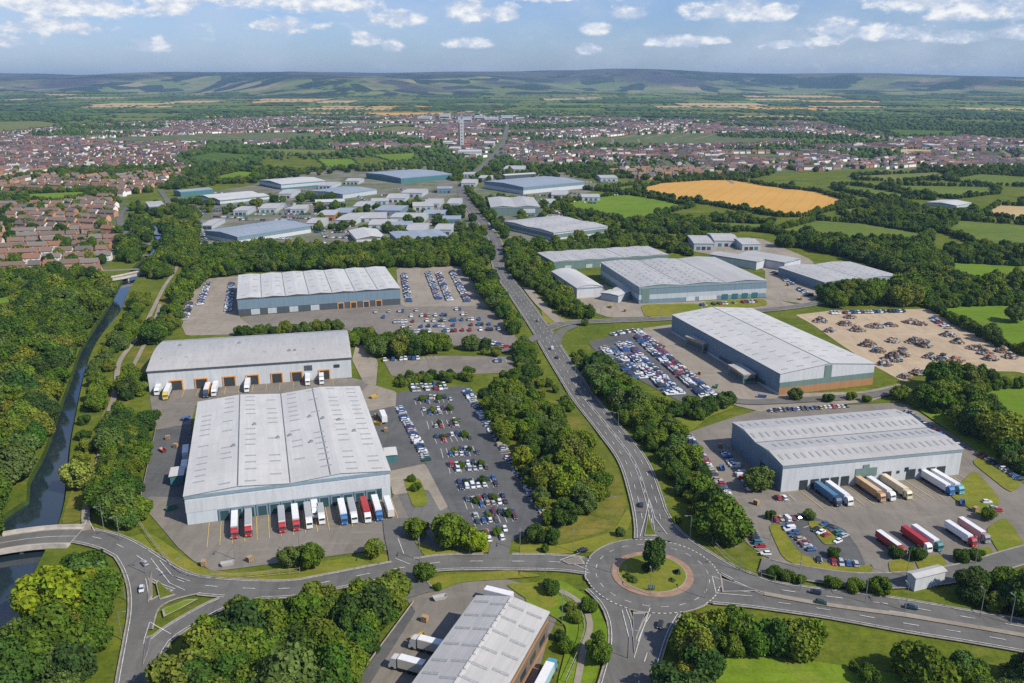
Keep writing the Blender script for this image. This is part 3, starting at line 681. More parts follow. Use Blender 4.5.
# ================================================================== BUILDINGS
FOOT = []      # footprints, to keep trees and cars out
def wh(name, label, A, B, vt, C, D=None, hmax=None, ridge='y', spans=2, rise=1.5, roof=R_WHITE, wall=C_SILVER, band=None, fascia=FASCIA,
       doors=(), sky=None, seams=(), side=(), wins=(), cat='warehouse', arc=False, over=.35, vents=0, group=None, maxd=None):
    a = Vector(G(*A)); b = Vector(G(*B)); lo, hi = 1, 40
    for _ in range(30):
        m_ = (lo+hi)/2
        if PX(a.x, a.y, m_)[1] > vt: lo = m_
        else: hi = m_
    h = hmax or lo
    ex = (b-a); W = ex.length; ex.normalize(); ey = Vector((-ex.y, ex.x))
    if D:
        dd = (Vector(G(*C, h))-a)+(Vector(G(*D, h))-b); dl = dd.length/2; dd.normalize(); e2 = Vector((dd.y, -dd.x)); mid = (a+b)/2
        ex = (ex*W+e2*dl).normalized(); ey = Vector((-ex.y, ex.x)); a = mid-ex*W/2; b = mid+ex*W/2
    ds = [(Vector(G(*C, h))-a).dot(ey)]
    if D: ds.append((Vector(G(*D, h))-b).dot(ey))
    Dp = sum(ds)/len(ds)
    if maxd: Dp = min(Dp, maxd)
    r = thing(name, label, cat, (a.x, a.y, .1), math.atan2(ex.y, ex.x), group)
    FOOT.append([tuple(p) for p in (a-ex*3-ey*3, b+ex*3-ey*3, b+ex*3+ey*(Dp+3), a-ex*3+ey*(Dp+3))])
    S = W if ridge == 'y' else Dp; T = Dp if ridge == 'y' else W
    def zr(p):
        if arc: return h+rise*math.sin(math.pi*min(max(p/S, 0), 1))
        q = min(max(p/S*spans, 0), spans-1e-6) % 1.0; return h+rise*(1-abs(2*q-1))
    k = 10 if arc else spans*2
    xs = [S*i/k for i in range(k+1)]
    prof = [(0, 0)]+[(0, h)]+[(x, zr(x) if 0 < x < S else h) for x in xs[1:-1]]+[(S, h), (S, 0)]
    link('wall', MB().prism(prof, 0, T, ridge).mesh('wall', wall), r)
    ro = MB(); up = [(x if 0 < i < k else (x-over if i == 0 else x+over), (zr(x) if not arc or 0 < i < k else h)+(.22 if 0 < i < k else .12)) for i, x in enumerate(xs)]
    if not arc: up = [(x if 0 < i < k else (x-over if i == 0 else x+over), (h if i in (0, k) else zr(min(x, S-1e-3)) if i % 2 else h)+.2) for i, x in enumerate(xs)]
    ro.prism(up+[(x, z-.16) for x, z in reversed(up)], -over, T+over, ridge)
    link('roof', ro.mesh('roof', roof), r)
    def ring(nm, z0, z1, off, mat):
        m = MB(); m.box(-off, W+off, -off, 0-.002, z0, z1); m.box(-off, W+off, Dp+.002, Dp+off, z0, z1); m.box(-off, -.002, 0, Dp, z0, z1); m.box(W+.002, W+off, 0, Dp, z0, z1)
        link(nm, m.mesh(nm, mat), r)
    if band: ring('cladding_band', band[0]*h, band[1]*h, .09, band[2])
    if fascia: ring('fascia', h*.90, h+.02, .2, fascia)
    for i in (seams or ()):      # dark joints between the spans
        x = S*i; z = (zr(min(x, S-.01)) if (i*spans*2) % 1 < .01 or arc else zr(x))+.24
        mm = MB(); mm.box(*((x-.16, x+.16, -.3, T+.3) if ridge == 'y' else (-.3, T+.3, x-.16, x+.16)), z-.06, z+.06); link('roof_seam', mm.mesh('roof_seam', SEAM), r)
    for (f, w, hh, mat, fr) in doors:
        x = W*f; d = link('dock_door', MB().box(x-w/2, x+w/2, -.16, -.10, .25, hh).mesh('dock_door', mat), r)
        if fr:
            q = MB(); q.box(x-w/2-.5, x-w/2, -.35, -.01, .1, hh+.45); q.box(x+w/2, x+w/2+.5, -.35, -.01, .1, hh+.45); q.box(x-w/2, x+w/2, -.35, -.01, hh, hh+.45)
            link('door_frame', q.mesh('door_frame', fr), d)
    for (f0, f1, z0, z1, mat) in wins:
        link('window_strip', MB().box(W*f0, W*f1, -.18, -.1, h*z0, h*z1).mesh('window_strip', mat), r)
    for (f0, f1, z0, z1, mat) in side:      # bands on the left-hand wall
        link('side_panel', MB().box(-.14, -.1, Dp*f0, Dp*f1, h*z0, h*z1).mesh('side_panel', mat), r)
    if sky:
        nc, nr, lx, ly, jit = sky; nslope = 2 if arc else spans*2
        tot = nslope*nc*nr; cnt = 0
        me = MB().box(-lx/2, lx/2, -ly/2, ly/2, -.05, .07).mesh('rooflight', SKYL)
        rr = random.Random(label)
        for s in range(nslope):
            for c in range(nc):
                for q in range(nr):
                    if rr.random() < jit or cnt >= 98: continue
                    p = S*(s+(c+.5)/nc+(rr.random()-.5)*.02)/nslope; t = T*(q+.5+(rr.random()-.5)*.25)/nr
                    z = zr(p)+.25; sl_ = math.atan2(zr(p+.3)-zr(p-.3), .6)
                    o = link('rooflight', me, r, (p, t, z) if ridge == 'y' else (t, p, z))
                    o.rotation_euler = (0, -sl_, 0) if ridge == 'y' else (sl_, 0, 0); cnt += 1
    if vents:
        me = MB().box(-.6, .6, -.4, .4, 0, .7).cyl(0, 0, .7, .95, .3, .3).mesh('roof_vent', METAL); rr = random.Random(label+'v')
        for _ in range(vents):
            p = S*rr.uniform(.08, .92); t = T*rr.uniform(.1, .9); link('roof_vent', me, r, (p, t, zr(p)+.15) if ridge == 'y' else (t, p, zr(p)+.15))
    return r, a, ex, ey, W, Dp, h
dk = lambda fr, w=3.4, h=4.2, m=DOOR, f=None: [(x, w, h, m, f) for x in fr]
ROOT = {}
ROOT['B1'] = wh('white_warehouse', 'large white warehouse with two shallow gables and lorries at its teal docks', (188,525), (391,499), 496, (197,402), (357,388), spans=2, rise=1.3, roof=R_WHITE, wall=C_PALE,
   band=(.42, .84, C_WHITE), wins=[(.145,.955,.0,.40,C_TEALD),(.955,1,.0,.42,C_PALE)], doors=dk([.175,.235,.295,.355,.415,.475,.54,.60,.66,.72,.78,.84,.90], 2.5, 3.4, DOORT, C_BLUE), sky=(2, 17, 3.4, .8, .30), seams=(.5, .70, .25), vents=9)
ROOT['B2'] = wh('grey_roof_warehouse', 'long warehouse with a curved pale grey roof and orange framed dock doors', (150,392), (352,378), 371, (160,342), (345,330), arc=True, ridge='x', spans=1, rise=2.2, roof=R_PALE, wall=C_WHITE,
   fascia=C_DARK, doors=dk([.13,.25,.385,.5], 4.6, 4.4, DOOR, ORANGE)+dk([.62,.72,.86], 4.2, 4.4, DOOR, ORANGE), wins=[(.91,.94,.55,.7,GLASSM),(.76,.8,.5,.75,C_DARK)], seams=(.93,), sky=(1, 8, 1.2, 1.2, .3), vents=5)
ROOT['B3'] = wh('seven_bay_warehouse', 'wide blue and grey warehouse with seven roof bays beside the tan car park', (239,317), (400,304), 300, (244,274), (392,268), spans=7, rise=.6, roof=R_WHITE, wall=C_DARK,
   band=(.38, .93, C_BLUE), fascia=None, doors=dk([.1,.2,.33,.46], 5, 3.6, C_SILVER)+dk([.62,.7,.78,.86], 3, 3.4, DOOR, ORANGE), seams=tuple(i/7 for i in range(1, 7)), sky=(1, 6, 2.6, 1.2, .45))
ROOT['B4'] = wh('blue_roof_warehouse', 'blue grey warehouse with ribbed roof on the left of the business park', (238,245), (311,233), 237, (224,223), None, spans=1, ridge='x', rise=1.6, roof=R_BLUE, wall=C_BLUE, band=(.05,.5,C_WHITE), maxd=48, sky=(2,10,1,3,.3))
ROOT['B5'] = wh('white_gabled_unit', 'white gabled industrial unit with brown front behind the hedge belt', (357,245), (386,243), 239.5, (346,230), (380,227), ridge='y', spans=1, rise=2, roof=R_WHITE, wall=C_BROWN, band=(.5,.98,C_WHITE), maxd=46)
ROOT['B6'] = wh('green_walled_warehouse', 'white roofed warehouse with teal walls at the far left of the park', (282,190), (325,186), 184.5, (262,181), (303,176), ridge='x', spans=1, rise=2, roof=R_WHITE, wall=C_TEAL, band=(.3,.8,C_SILVER), maxd=90)
ROOT['B7'] = wh('grey_roof_shed', 'mid grey roofed shed in the middle of the business park', (343,199), (377,194), 194.5, (309,191), None, ridge='x', spans=1, rise=1.5, roof=R_BLUE, wall=C_SILVER, maxd=80)
ROOT['B8'] = wh('dark_blue_warehouse', 'pale blue roofed warehouse nearest the far woodland fields', (403,184), (450,179), 178.5, (374,172.5), (418,169), ridge='x', spans=1, rise=1.5, roof=R_BLUE, wall=C_TEAL, maxd=110)
ROOT['B9'] = wh('pale_warehouse', 'pale roofed warehouse with green and white walls by the estate road', (221,206), (269,201), 200.5, (200,196), (250,190.5), ridge='x', spans=2, rise=1.3, roof=R_WHITE, wall=C_GREEN, band=(.35,.75,C_WHITE), maxd=85)
ROOT['B11'] = wh('roadside_warehouse', 'grey roofed warehouse just right of the main road with a white corner', (491,216), (540,215.5), 207.5, (480,198), None, ridge='y', spans=2, rise=1.3, roof=R_PALE, wall=C_GREEN, wins=[(.6,.9,.3,.8,C_WHITE)], maxd=85)
ROOT['B12'] = wh('white_office_warehouse', 'white and green warehouse with offices beyond the grass meadow', (554,240.5), (607,233.5), 233, (513,221), (549,216), ridge='x', spans=2, rise=1.0, roof=R_PALE, wall=C_WHITE, band=(.25,.75,C_GREEN), maxd=90, sky=(2,8,1,2,.4))
ROOT['B13'] = wh('blue_roof_shed', 'blue grey roofed shed with white loading front near the suburb', (525,195), (583,188.5), 187.5, (497,181), (540,176), ridge='x', spans=1, rise=1.5, roof=R_BLUE, wall=C_BLUE, band=(.05,.55,C_WHITE), maxd=100)
ROOT['B13b'] = wh('small_white_shed', 'small white roofed shed behind the blue grey roofed shed', (505,180), (536,178), 175.5, (497,175), None, ridge='x', spans=1, rise=1, roof=R_WHITE, wall=C_DARK, maxd=60)
ROOT['B14'] = wh('long_grey_warehouse', 'long low warehouse in two blocks behind the biggest grey warehouse', (554.5,271), (667,262.5), 262.5, (540,255), (651,244), ridge='y', spans=5, rise=.5, roof=R_PALE, wall=C_GREEN, doors=dk([.12,.3,.42,.55,.68,.8], 5, 3, C_SILVER), sky=(1,6,1.2,2.4,.3), seams=(.6,))
ROOT['B15'] = wh('biggest_grey_warehouse', 'dark walled grey warehouse with white panel band facing the access road', (639,304.5), (765,297), 287.5, (603,264), (714.5,256), ridge='y', spans=3, rise=1.1, roof=R_PALE, wall=C_BLUE, band=(.25,.53,C_SILVER),
   doors=dk([.4,.5,.57], 6, 3, C_WHITE)+dk([.67,.75,.83,.91], 4, 3.4, DOORT), sky=(3,11,1.2,2.6,.25), seams=(.333,.667), wins=[(.02,.08,.1,.9,C_GREEN)])
ROOT['B16'] = wh('white_curved_shed', 'small white shed with a curved roof beside the biggest grey warehouse', (578,299), (601,296), 290.5, (557,271), (580,270), ridge='y', arc=True, spans=1, rise=1.6, roof=R_WHITE, wall=C_WHITE, hmax=6.5, maxd=85)
ROOT['B16b'] = wh('flat_white_annexe', 'flat white annexe between the curved shed and the dark walled warehouse', (601,300), (618,303), 295, (583,271), None, ridge='y', spans=1, rise=.4, roof=R_WHITE, wall=C_SILVER, hmax=4.5, maxd=80, vents=3)
ROOT['B17'] = wh('striped_gable_warehouse', 'long white roofed warehouse with a gable striped green and orange brick', (778,395.5), (872.5,385), 374, (688,316), (734.5,308), ridge='y', spans=1, rise=2.5, roof=R_WHITE, wall=C_WHITE,
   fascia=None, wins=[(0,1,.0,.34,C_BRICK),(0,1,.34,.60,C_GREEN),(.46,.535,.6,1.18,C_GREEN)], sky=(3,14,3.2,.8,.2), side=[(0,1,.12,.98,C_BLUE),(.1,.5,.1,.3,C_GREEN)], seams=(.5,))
ROOT['B18'] = wh('double_ridge_warehouse', 'pale grey warehouse with rows of rooflights and parked lorries in front', (780.5,492.5), (958.5,475), 466, (732,423), (895.5,410), ridge='x', spans=2, rise=1.1, roof=R_PALE, wall=C_WHITE,
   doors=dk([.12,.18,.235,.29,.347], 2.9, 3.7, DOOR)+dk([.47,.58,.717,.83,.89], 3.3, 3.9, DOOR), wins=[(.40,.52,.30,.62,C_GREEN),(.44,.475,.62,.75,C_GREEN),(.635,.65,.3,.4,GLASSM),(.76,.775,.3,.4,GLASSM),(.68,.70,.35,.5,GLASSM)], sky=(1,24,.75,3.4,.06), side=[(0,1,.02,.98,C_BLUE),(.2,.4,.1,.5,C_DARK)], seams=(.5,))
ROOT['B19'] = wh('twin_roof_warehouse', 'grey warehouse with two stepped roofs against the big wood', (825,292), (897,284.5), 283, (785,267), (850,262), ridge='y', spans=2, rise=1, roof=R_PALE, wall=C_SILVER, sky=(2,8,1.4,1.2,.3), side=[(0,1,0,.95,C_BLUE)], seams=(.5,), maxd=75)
ROOT['B20'] = wh('low_grey_unit', 'low grey unit with long roof between the dark warehouse and the wood', (756,270), (766,267), 264, (716,253), None, ridge='y', spans=1, rise=1, roof=R_PALE, wall=C_WHITE, hmax=6, maxd=90)
ROOT['B20b'] = wh('low_pale_unit', 'low pale unit at the edge of the wood right of the tan yard', (784,271), (800,267), 265, (755,251), None, ridge='y', spans=1, rise=.8, roof=R_PALE, wall=C_WHITE, hmax=6, maxd=70)
ROOT['B23'] = wh('pale_hut', 'single pale cream hut beside the dual carriageway hedge', (912,590.5), (945.5,586), 582.5, (903,573), (934,568.5), ridge='x', spans=1, rise=.5, roof=R_PALE, wall=C_WHITE, fascia=None, hmax=4)
ROOT['B24'] = wh('field_barn', 'isolated white roofed barn among the green fields', (957,209), (970,206), 205.8, (926,202), (944,200), ridge='x', spans=1, rise=1.5, roof=R_WHITE, wall=C_SILVER, maxd=90)
ROOT['B10'] = wh('teal_sided_unit', 'small teal sided unit left of the business park', (181,197), (213,194), 192, (180,190), None, ridge='x', spans=1, rise=1, roof=R_BLUE, wall=C_TEAL, maxd=40)
ROOT['B26'] = wh('grey_office_block', 'small grey flat roofed office by the canal side trees', (150,213), (166,212), 207, (145,202), None, ridge='x', spans=1, rise=.3, roof=R_PALE, wall=C_DARK, maxd=60)
ROOT['B27'] = wh('teal_trim_unit', 'white roofed unit with a blue front near the middle of the park', (316,206), (345,205), 202.5, (308,200), None, ridge='x', spans=1, rise=1, roof=R_WHITE, wall=C_BLUE, maxd=50)
ROOT['B28'] = wh('teal_glass_unit', 'teal fronted showroom near the hedge belt by the main road', (398,246), (449,243), 239.5, (396,232), None, ridge='y', spans=3, rise=.8, roof=R_BLUE, wall=C_TEAL, maxd=60)
# annexes
wh('dock_annexe', 'white annexe with teal front on the left side of the white warehouse', (171,487), (184,485.5), 477, (171.5,468.5), None, spans=1, rise=.1, roof=R_WHITE, wall=C_TEAL, cat='annexe', fascia=None, maxd=8)
wh('dock_annexe', 'small white annexe with teal front in the yard right of the white warehouse', (386,463.5), (397,462.5), 456, (382,449), None, spans=1, rise=.1, roof=R_WHITE, wall=C_TEAL, cat='annexe', fascia=None, maxd=8)
for (A_, B_, vt, C_, lb) in (((703,354),(712,352.5),344,(689,336),'grey green office annexe with yellow trim, the farther of two on the gable warehouse'),
                   ((743,385),(754.5,384),375,(730,365),'grey green office annexe with yellow trim, the nearer of two on the gable warehouse')):
    wh('office_annexe', lb, A_, B_, vt, C_, None, spans=1, ridge='x', rise=.2, roof=R_PALE, wall=C_GREEN, cat='annexe', wins=[(.1,.9,.3,.6,GLASSM)], side=[(.1,.9,.3,.7,C_DARK)], fascia=ORANGE)
# the warehouse cut by the lower edge
def lower_warehouse():
    h = 8.0; bl = Vector(G(477,597,h)); br = Vector(G(548,613,h)); 
    ex = (br-bl); W = ex.length; ex.normalize(); ey = Vector((-ex.y, ex.x)); Dp = 62
    a = bl-ey*Dp
    r = thing('workshop_warehouse', 'brown walled warehouse with weathered pale roof by the roundabout', 'warehouse', (a.x, a.y, .1), math.atan2(ex.y, ex.x))
    FOOT.append([tuple(p) for p in (a-ex*2, a+ex*(W+2), a+ex*(W+2)+ey*(Dp+2), a-ex*2+ey*(Dp+2))])
    zr = lambda x: h+1.8*(1-abs(2*x/W-1))
    link('wall', MB().prism([(0,0),(0,h),(W/2,h+1.8),(W,h),(W,0)], 0, Dp, 'y').mesh('wall', C_BROWN), r)
    up = [(-.4,h+.1),(W/2,h+2.02),(W+.4,h+.1)]; link('roof', MB().prism(up+[(x,z-.16) for x,z in reversed(up)], -.4, Dp+.4, 'y').mesh('roof', R_PALE), r)
    me = MB().box(-1.9,1.9,-.4,.4,-.05,.07).mesh('rooflight', SKYL); rr = random.Random(5)
    for s in range(2):
        for c in range(2):
            for q in range(11):
                x = W*(s+(c+.5)/2)/2; o = link('rooflight', me, r, (x, Dp*(q+.5+rr.uniform(-.1,.1))/11, zr(x)+.25)); o.rotation_euler = (0, -math.atan(3.6/W)*(1 if s == 0 else -1), 0)
    for q in range(24): link('ridge_cap', MB().box(W/2-.3, W/2+.3, Dp*q/24+.2, Dp*(q+1)/24-.3, h+1.95, h+2.2).mesh('ridge_cap', R_WHITE), r)
    for q in range(9): link('window', MB().box(W+.02, W+.1, 4+q*6.5, 7.5+q*6.5, 2.2, 3.8).mesh('window', GLASSM), r)
    for z0, z1 in ((0, 1.2), (5.6, 6.4)): link('wall_band', MB().box(W+.02, W+.07, 0, Dp, z0, z1).mesh('wall_band', C_BRICK), r)
    return r, a, ex, ey, W, Dp
LW = lower_warehouse()

# small units of the business parks: each its own building
def small_units():
    rr = random.Random(11); k = 0
    spots = [(330,218,9,'R'),(345,215,8,'B'),(372,219,14,'W'),(392,213,13,'B'),(410,220,16,'W'),(423,208,10,'P'),(436,216,12,'B'),(352,222,10,'W'),(384,226,12,'P'),(400,228,14,'B'),(418,231,12,'W'),
      (300,211,8,'P'),(318,226,9,'W'),(434,205,9,'P'),(452,222,9,'B'),(445,232,10,'W'),(365,209,8,'W'),(380,203,9,'P'),(398,200,10,'W'),(415,195,11,'P'),(330,187,8,'W'),(355,183,8,'P'),(455,205,6,'W'),
      (470,185,7,'P'),(445,192,8,'B'),(290,196,6,'P'),(245,213,7,'W'),(272,210,8,'P'),(214,226,6,'W'),(700,246,10,'P'),(722,243,12,'W'),(745,247,10,'P'),(560,196,9,'W'),(590,199,8,'P'),(630,210,0,'W'),(548,205,7,'W'),(607,180,8,'W'),(470,176,6,'W'),(515,170,9,'W'),(486,180,6,'P')]
    mats = {'W':(R_PALE,C_SILVER,'white roofed'),'B':(R_BLUE,C_BLUE,'blue grey'),'P':(R_PALE,C_SILVER,'pale grey'),'R':(R_GREY,C_BRICK,'brick')}
    for u, v, s, m in spots:
        if not s: continue
        x, y = G(u, v); sc = y/F; W = s*2*sc*rr.uniform(.8, 1.1); D = rr.uniform(24, 46)*(1+.3*(y > 1100)); h = rr.uniform(3.6, 5.6); k += 1
        FOOT.append([(x-W/2-4, y-D/2-4), (x+W/2+4, y-D/2-4), (x+W/2+4, y+D/2+4), (x-W/2-4, y+D/2+4)])
        ro, wa, nm = mats[m]; side = 'left' if u < 500 else 'right'
        r = thing('industrial_unit', f'{nm} small unit, {ordn(k)} from the left end of the small business park units' if False else f'small {nm} industrial unit standing in the {side} business park', 'industrial unit', (x, y, .1), rr.uniform(-.12, .12), f'small units of the {side} business park')
        r['_u'] = u
        rise = rr.uniform(.4, 1.8)
        link('wall', MB().prism([(-D/2,0),(-D/2,h),(0,h+rise),(D/2,h),(D/2,0)], -W/2, W/2, 'x').mesh('wall', wa), r)
        up = [(-D/2-.4,h+.1),(0,h+rise+.22),(D/2+.4,h+.1)]; link('roof', MB().prism(up+[(p,z-.16) for p,z in reversed(up)], -W/2-.4, W/2+.4, 'x').mesh('roof', ro), r)
        for q in range(3): link('loading_door', MB().box(W*(q-1)*.27-1.5, W*(q-1)*.27+1.5, -D/2-.12, -D/2-.02, .1, 2.8).mesh('loading_door', rr.choice([DOOR,C_TEAL,C_DARK])), r)
    rs = [o for o in bpy.data.objects if o.parent is None and o.name.startswith('industrial_unit')]
    for side in ('left', 'right'):
        ss = sorted([o for o in rs if (o['_u'] < 500) == (side == 'left')], key=lambda o: o['_u'])
        for i, o in enumerate(ss): o['label'] = o['label'].split(' standing')[0] + f", {ordn(i+1)} from the left in the {side} business park"
    for o in rs: del o['_u']
small_units()

# town centre far behind: tower and pale blocks
def town():
    x, y = G(462, 148)
    r = thing('tower_block', 'tall slender white tower rising over the town centre', 'tower', (x, y, 0))
    S_ = y/F; w = 6.6*S_/2; h = 27*S_
    link('wall', MB().box(-w*.55, w*.55, -w*.55, w*.55, 0, h).mesh('wall', C_WHITE), r); link('stair_core', MB().box(-w*1.0, -w*.55-.01, -w*.4, w*.4, 0, h*.86).mesh('stair_core', C_BROWN), r)
    link('roof_plant', MB().box(-w*.3, w*.3, -w*.3, w*.3, h, h+6).cyl(0, 0, h+6, h+18, 1.2, .5).mesh('roof_plant', METAL), r)
    for q in range(8): link('window_band', MB().box(-w*.2, w*.2, -w*.55-.3, -w*.55-.02, h*(.08+q*.11), h*(.10+q*.11)).mesh('window_band', GLASSM), r)
    for i, (u, v, wp, hp, lb) in enumerate([(425,121,12,5,'square brick block left of the white tower'),(445,120,10,7,'brick block with pale roof just left of the tower'),(465,124,13,8,'tallest white block behind the tower'),(480,121,10,6,'low white block right behind the tower'),
        (492,122,12,5,'wide white block right of the tower'),(507,121,11,6,'white block at the right end of the town centre'),(455,151,10,4,'low white hall left of the tower base'),(470,156,22,6,'large low white store in front of the tower'),(448,146,9,5,'pale hall beside the tower'),
        (490,146,9,4,'grey hall by the main road near the town'),(520,120,8,3,'small pale block right of the town centre'),(895,147,7,3,'white hall at the edge of the right hand suburb'),(930,148,9,4,'cream hall beside the pale sports field'),(810,131,9,2,'white shed among the suburb trees')]):
        x, y = G(u, v); s = y/F; W = wp*s; h = hp*s*.8; D = 40
        FOOT.append([(x-W/2-6,y-D/2-6),(x+W/2+6,y-D/2-6),(x+W/2+6,y+D/2+6),(x-W/2-6,y+D/2+6)])
        r = thing('town_block', lb, 'building', (x, y, 0), .05*(i % 3-1)); link('wall', MB().box(-W/2, W/2, -D/2, D/2, 0, h).mesh('wall', C_WHITE if 'white' in lb or 'pale' in lb or 'cream' in lb else C_BRICK if 'brick' in lb else C_SILVER), r)
        link('roof', MB().box(-W/2-.5, W/2+.5, -D/2-.5, D/2+.5, h, h+.8).mesh('roof', R_WHITE), r)
        link('window_band', MB().box(-W*.45, W*.45, -D/2-.3, -D/2-.02, h*.4, h*.6).mesh('window_band', GLASSM), r)
town()

# ================================================================== VEHICLES
def car_meshes(kind):
    L, Wd = {'hatch': (4.1, 1.78), 'saloon': (4.6, 1.82), 'van': (5.0, 1.95), 'suv': (4.6, 1.9)}[kind]
    wb = Wd/2; top = {'hatch': 1.48, 'saloon': 1.43, 'van': 2.0, 'suv': 1.68}[kind]; belt = {'hatch': .92, 'saloon': .90, 'van': 1.15, 'suv': 1.02}[kind]
    xr, xf = {'hatch': (-1.95, 1.0), 'saloon': (-1.6, 1.05), 'van': (-2.4, 1.75), 'suv': (-2.1, 1.15)}[kind]
    tr, tf = {'hatch': (-1.45, .35), 'saloon': (-1.0, .35), 'van': (-2.35, 1.1), 'suv': (-1.8, .5)}[kind]
    b = MB()
    st = [(-L/2, .35, .80, .90), (-L/2+.12, .22, belt, .96), (xr+.1, .2, belt, 1), (xf, .2, belt, 1), (L/2-.35, .22, belt-.14, .95), (L/2, .35, belt-.26, .84)]
    V = []; 
    for x, z0, z1, f in st: V += [(x, -wb*f, z0), (x, wb*f, z0), (x, wb*f*.98, z1-.06), (x, wb*f*.90, z1), (x, -wb*f*.90, z1), (x, -wb*f*.98, z1-.06)]
    Fc = [tuple(range(5, -1, -1)), tuple(range(30, 36))]+[(i*6+k, i*6+(k+1) % 6, i*6+6+(k+1) % 6, i*6+6+k) for i in range(5) for k in range(6)]
    b.add(V, Fc)
    b.add([(tr-.05,-wb*.74,top-.05),(tf+.05,-wb*.74,top-.05),(tf+.05,wb*.74,top-.05),(tr-.05,wb*.74,top-.05),(tr+.1,-wb*.66,top),(tf-.1,-wb*.66,top),(tf-.1,wb*.66,top),(tr+.1,wb*.66,top)],
       [(4,5,6,7),(0,1,5,4),(1,2,6,5),(2,3,7,6),(3,0,4,7),(0,3,2,1)])
    g = MB().add([(xr,-wb*.88,belt-.02),(xf,-wb*.88,belt-.02),(xf,wb*.88,belt-.02),(xr,wb*.88,belt-.02),(tr,-wb*.72,top-.04),(tf,-wb*.72,top-.04),(tf,wb*.72,top-.04),(tr,wb*.72,top-.04)],
       [(4,5,6,7),(0,1,5,4),(1,2,6,5),(2,3,7,6),(3,0,4,7),(0,3,2,1)])
    if kind == 'van': b.box(-2.38, .2, -wb*.86, wb*.86, belt-.05, top-.02)
    return b.mesh('car_body', CARP), g.mesh('car_glass', GLASSM), L, wb
CARK = {k: car_meshes(k) for k in ('hatch', 'saloon', 'van', 'suv')}
WHEEL = MB().cyl(0, 0, -.11, .11, .32, .32, 12, 0, 'y').mesh('wheel', TYRE)
HL = MB().box(-.05, .05, -.2, .2, -.08, .08).mesh('headlight', HEAD); TLM = MB().box(-.04, .04, -.16, .16, -.1, .1).mesh('tail_light', TAIL)
CARC = [('white', (.72,.73,.74), 5), ('silver', (.42,.44,.46), 5), ('dark grey', (.07,.075,.085), 4), ('black', (.015,.016,.02), 4), ('blue', (.03,.10,.28), 4), ('navy', (.015,.03,.09), 3), ('red', (.35,.02,.02), 3),
        ('maroon', (.12,.015,.02), 1), ('dark green', (.015,.07,.05), 1), ('beige', (.42,.34,.22), 1), ('teal', (.03,.17,.20), 1)]
KN = {'hatch': 'hatchback', 'saloon': 'saloon', 'van': 'van', 'suv': 'estate car'}
def make_car(x, y, rz, kind, colour, label, group, z=.3, name='parked_car', size=.74):
    me, gl, L, wb = CARK[kind]
    r = thing(name if kind != 'van' else name.replace('car', 'van'), label, 'van' if kind == 'van' else 'car', (x, y, z), rz, group); r.scale = (size,)*3
    link('body', me, r, color=colour); link('windows', gl, r)
    for sx in (-.31, .31):
        for sy in (-1, 1): link('wheel', WHEEL, r, (sx*L, sy*(wb-.13), .32))
    for sy in (-1, 1): link('headlight', HL, r, (L/2-.03, sy*wb*.58, .62)); link('tail_light', TLM, r, (-L/2+.0, sy*wb*.62, .72))
    return r
g1 = 'lorries backed up to the white warehouse docks'; g2 = 'lorries parked in front of the double ridge warehouse'; g3 = 'lorries parked along the verge of the right yard'
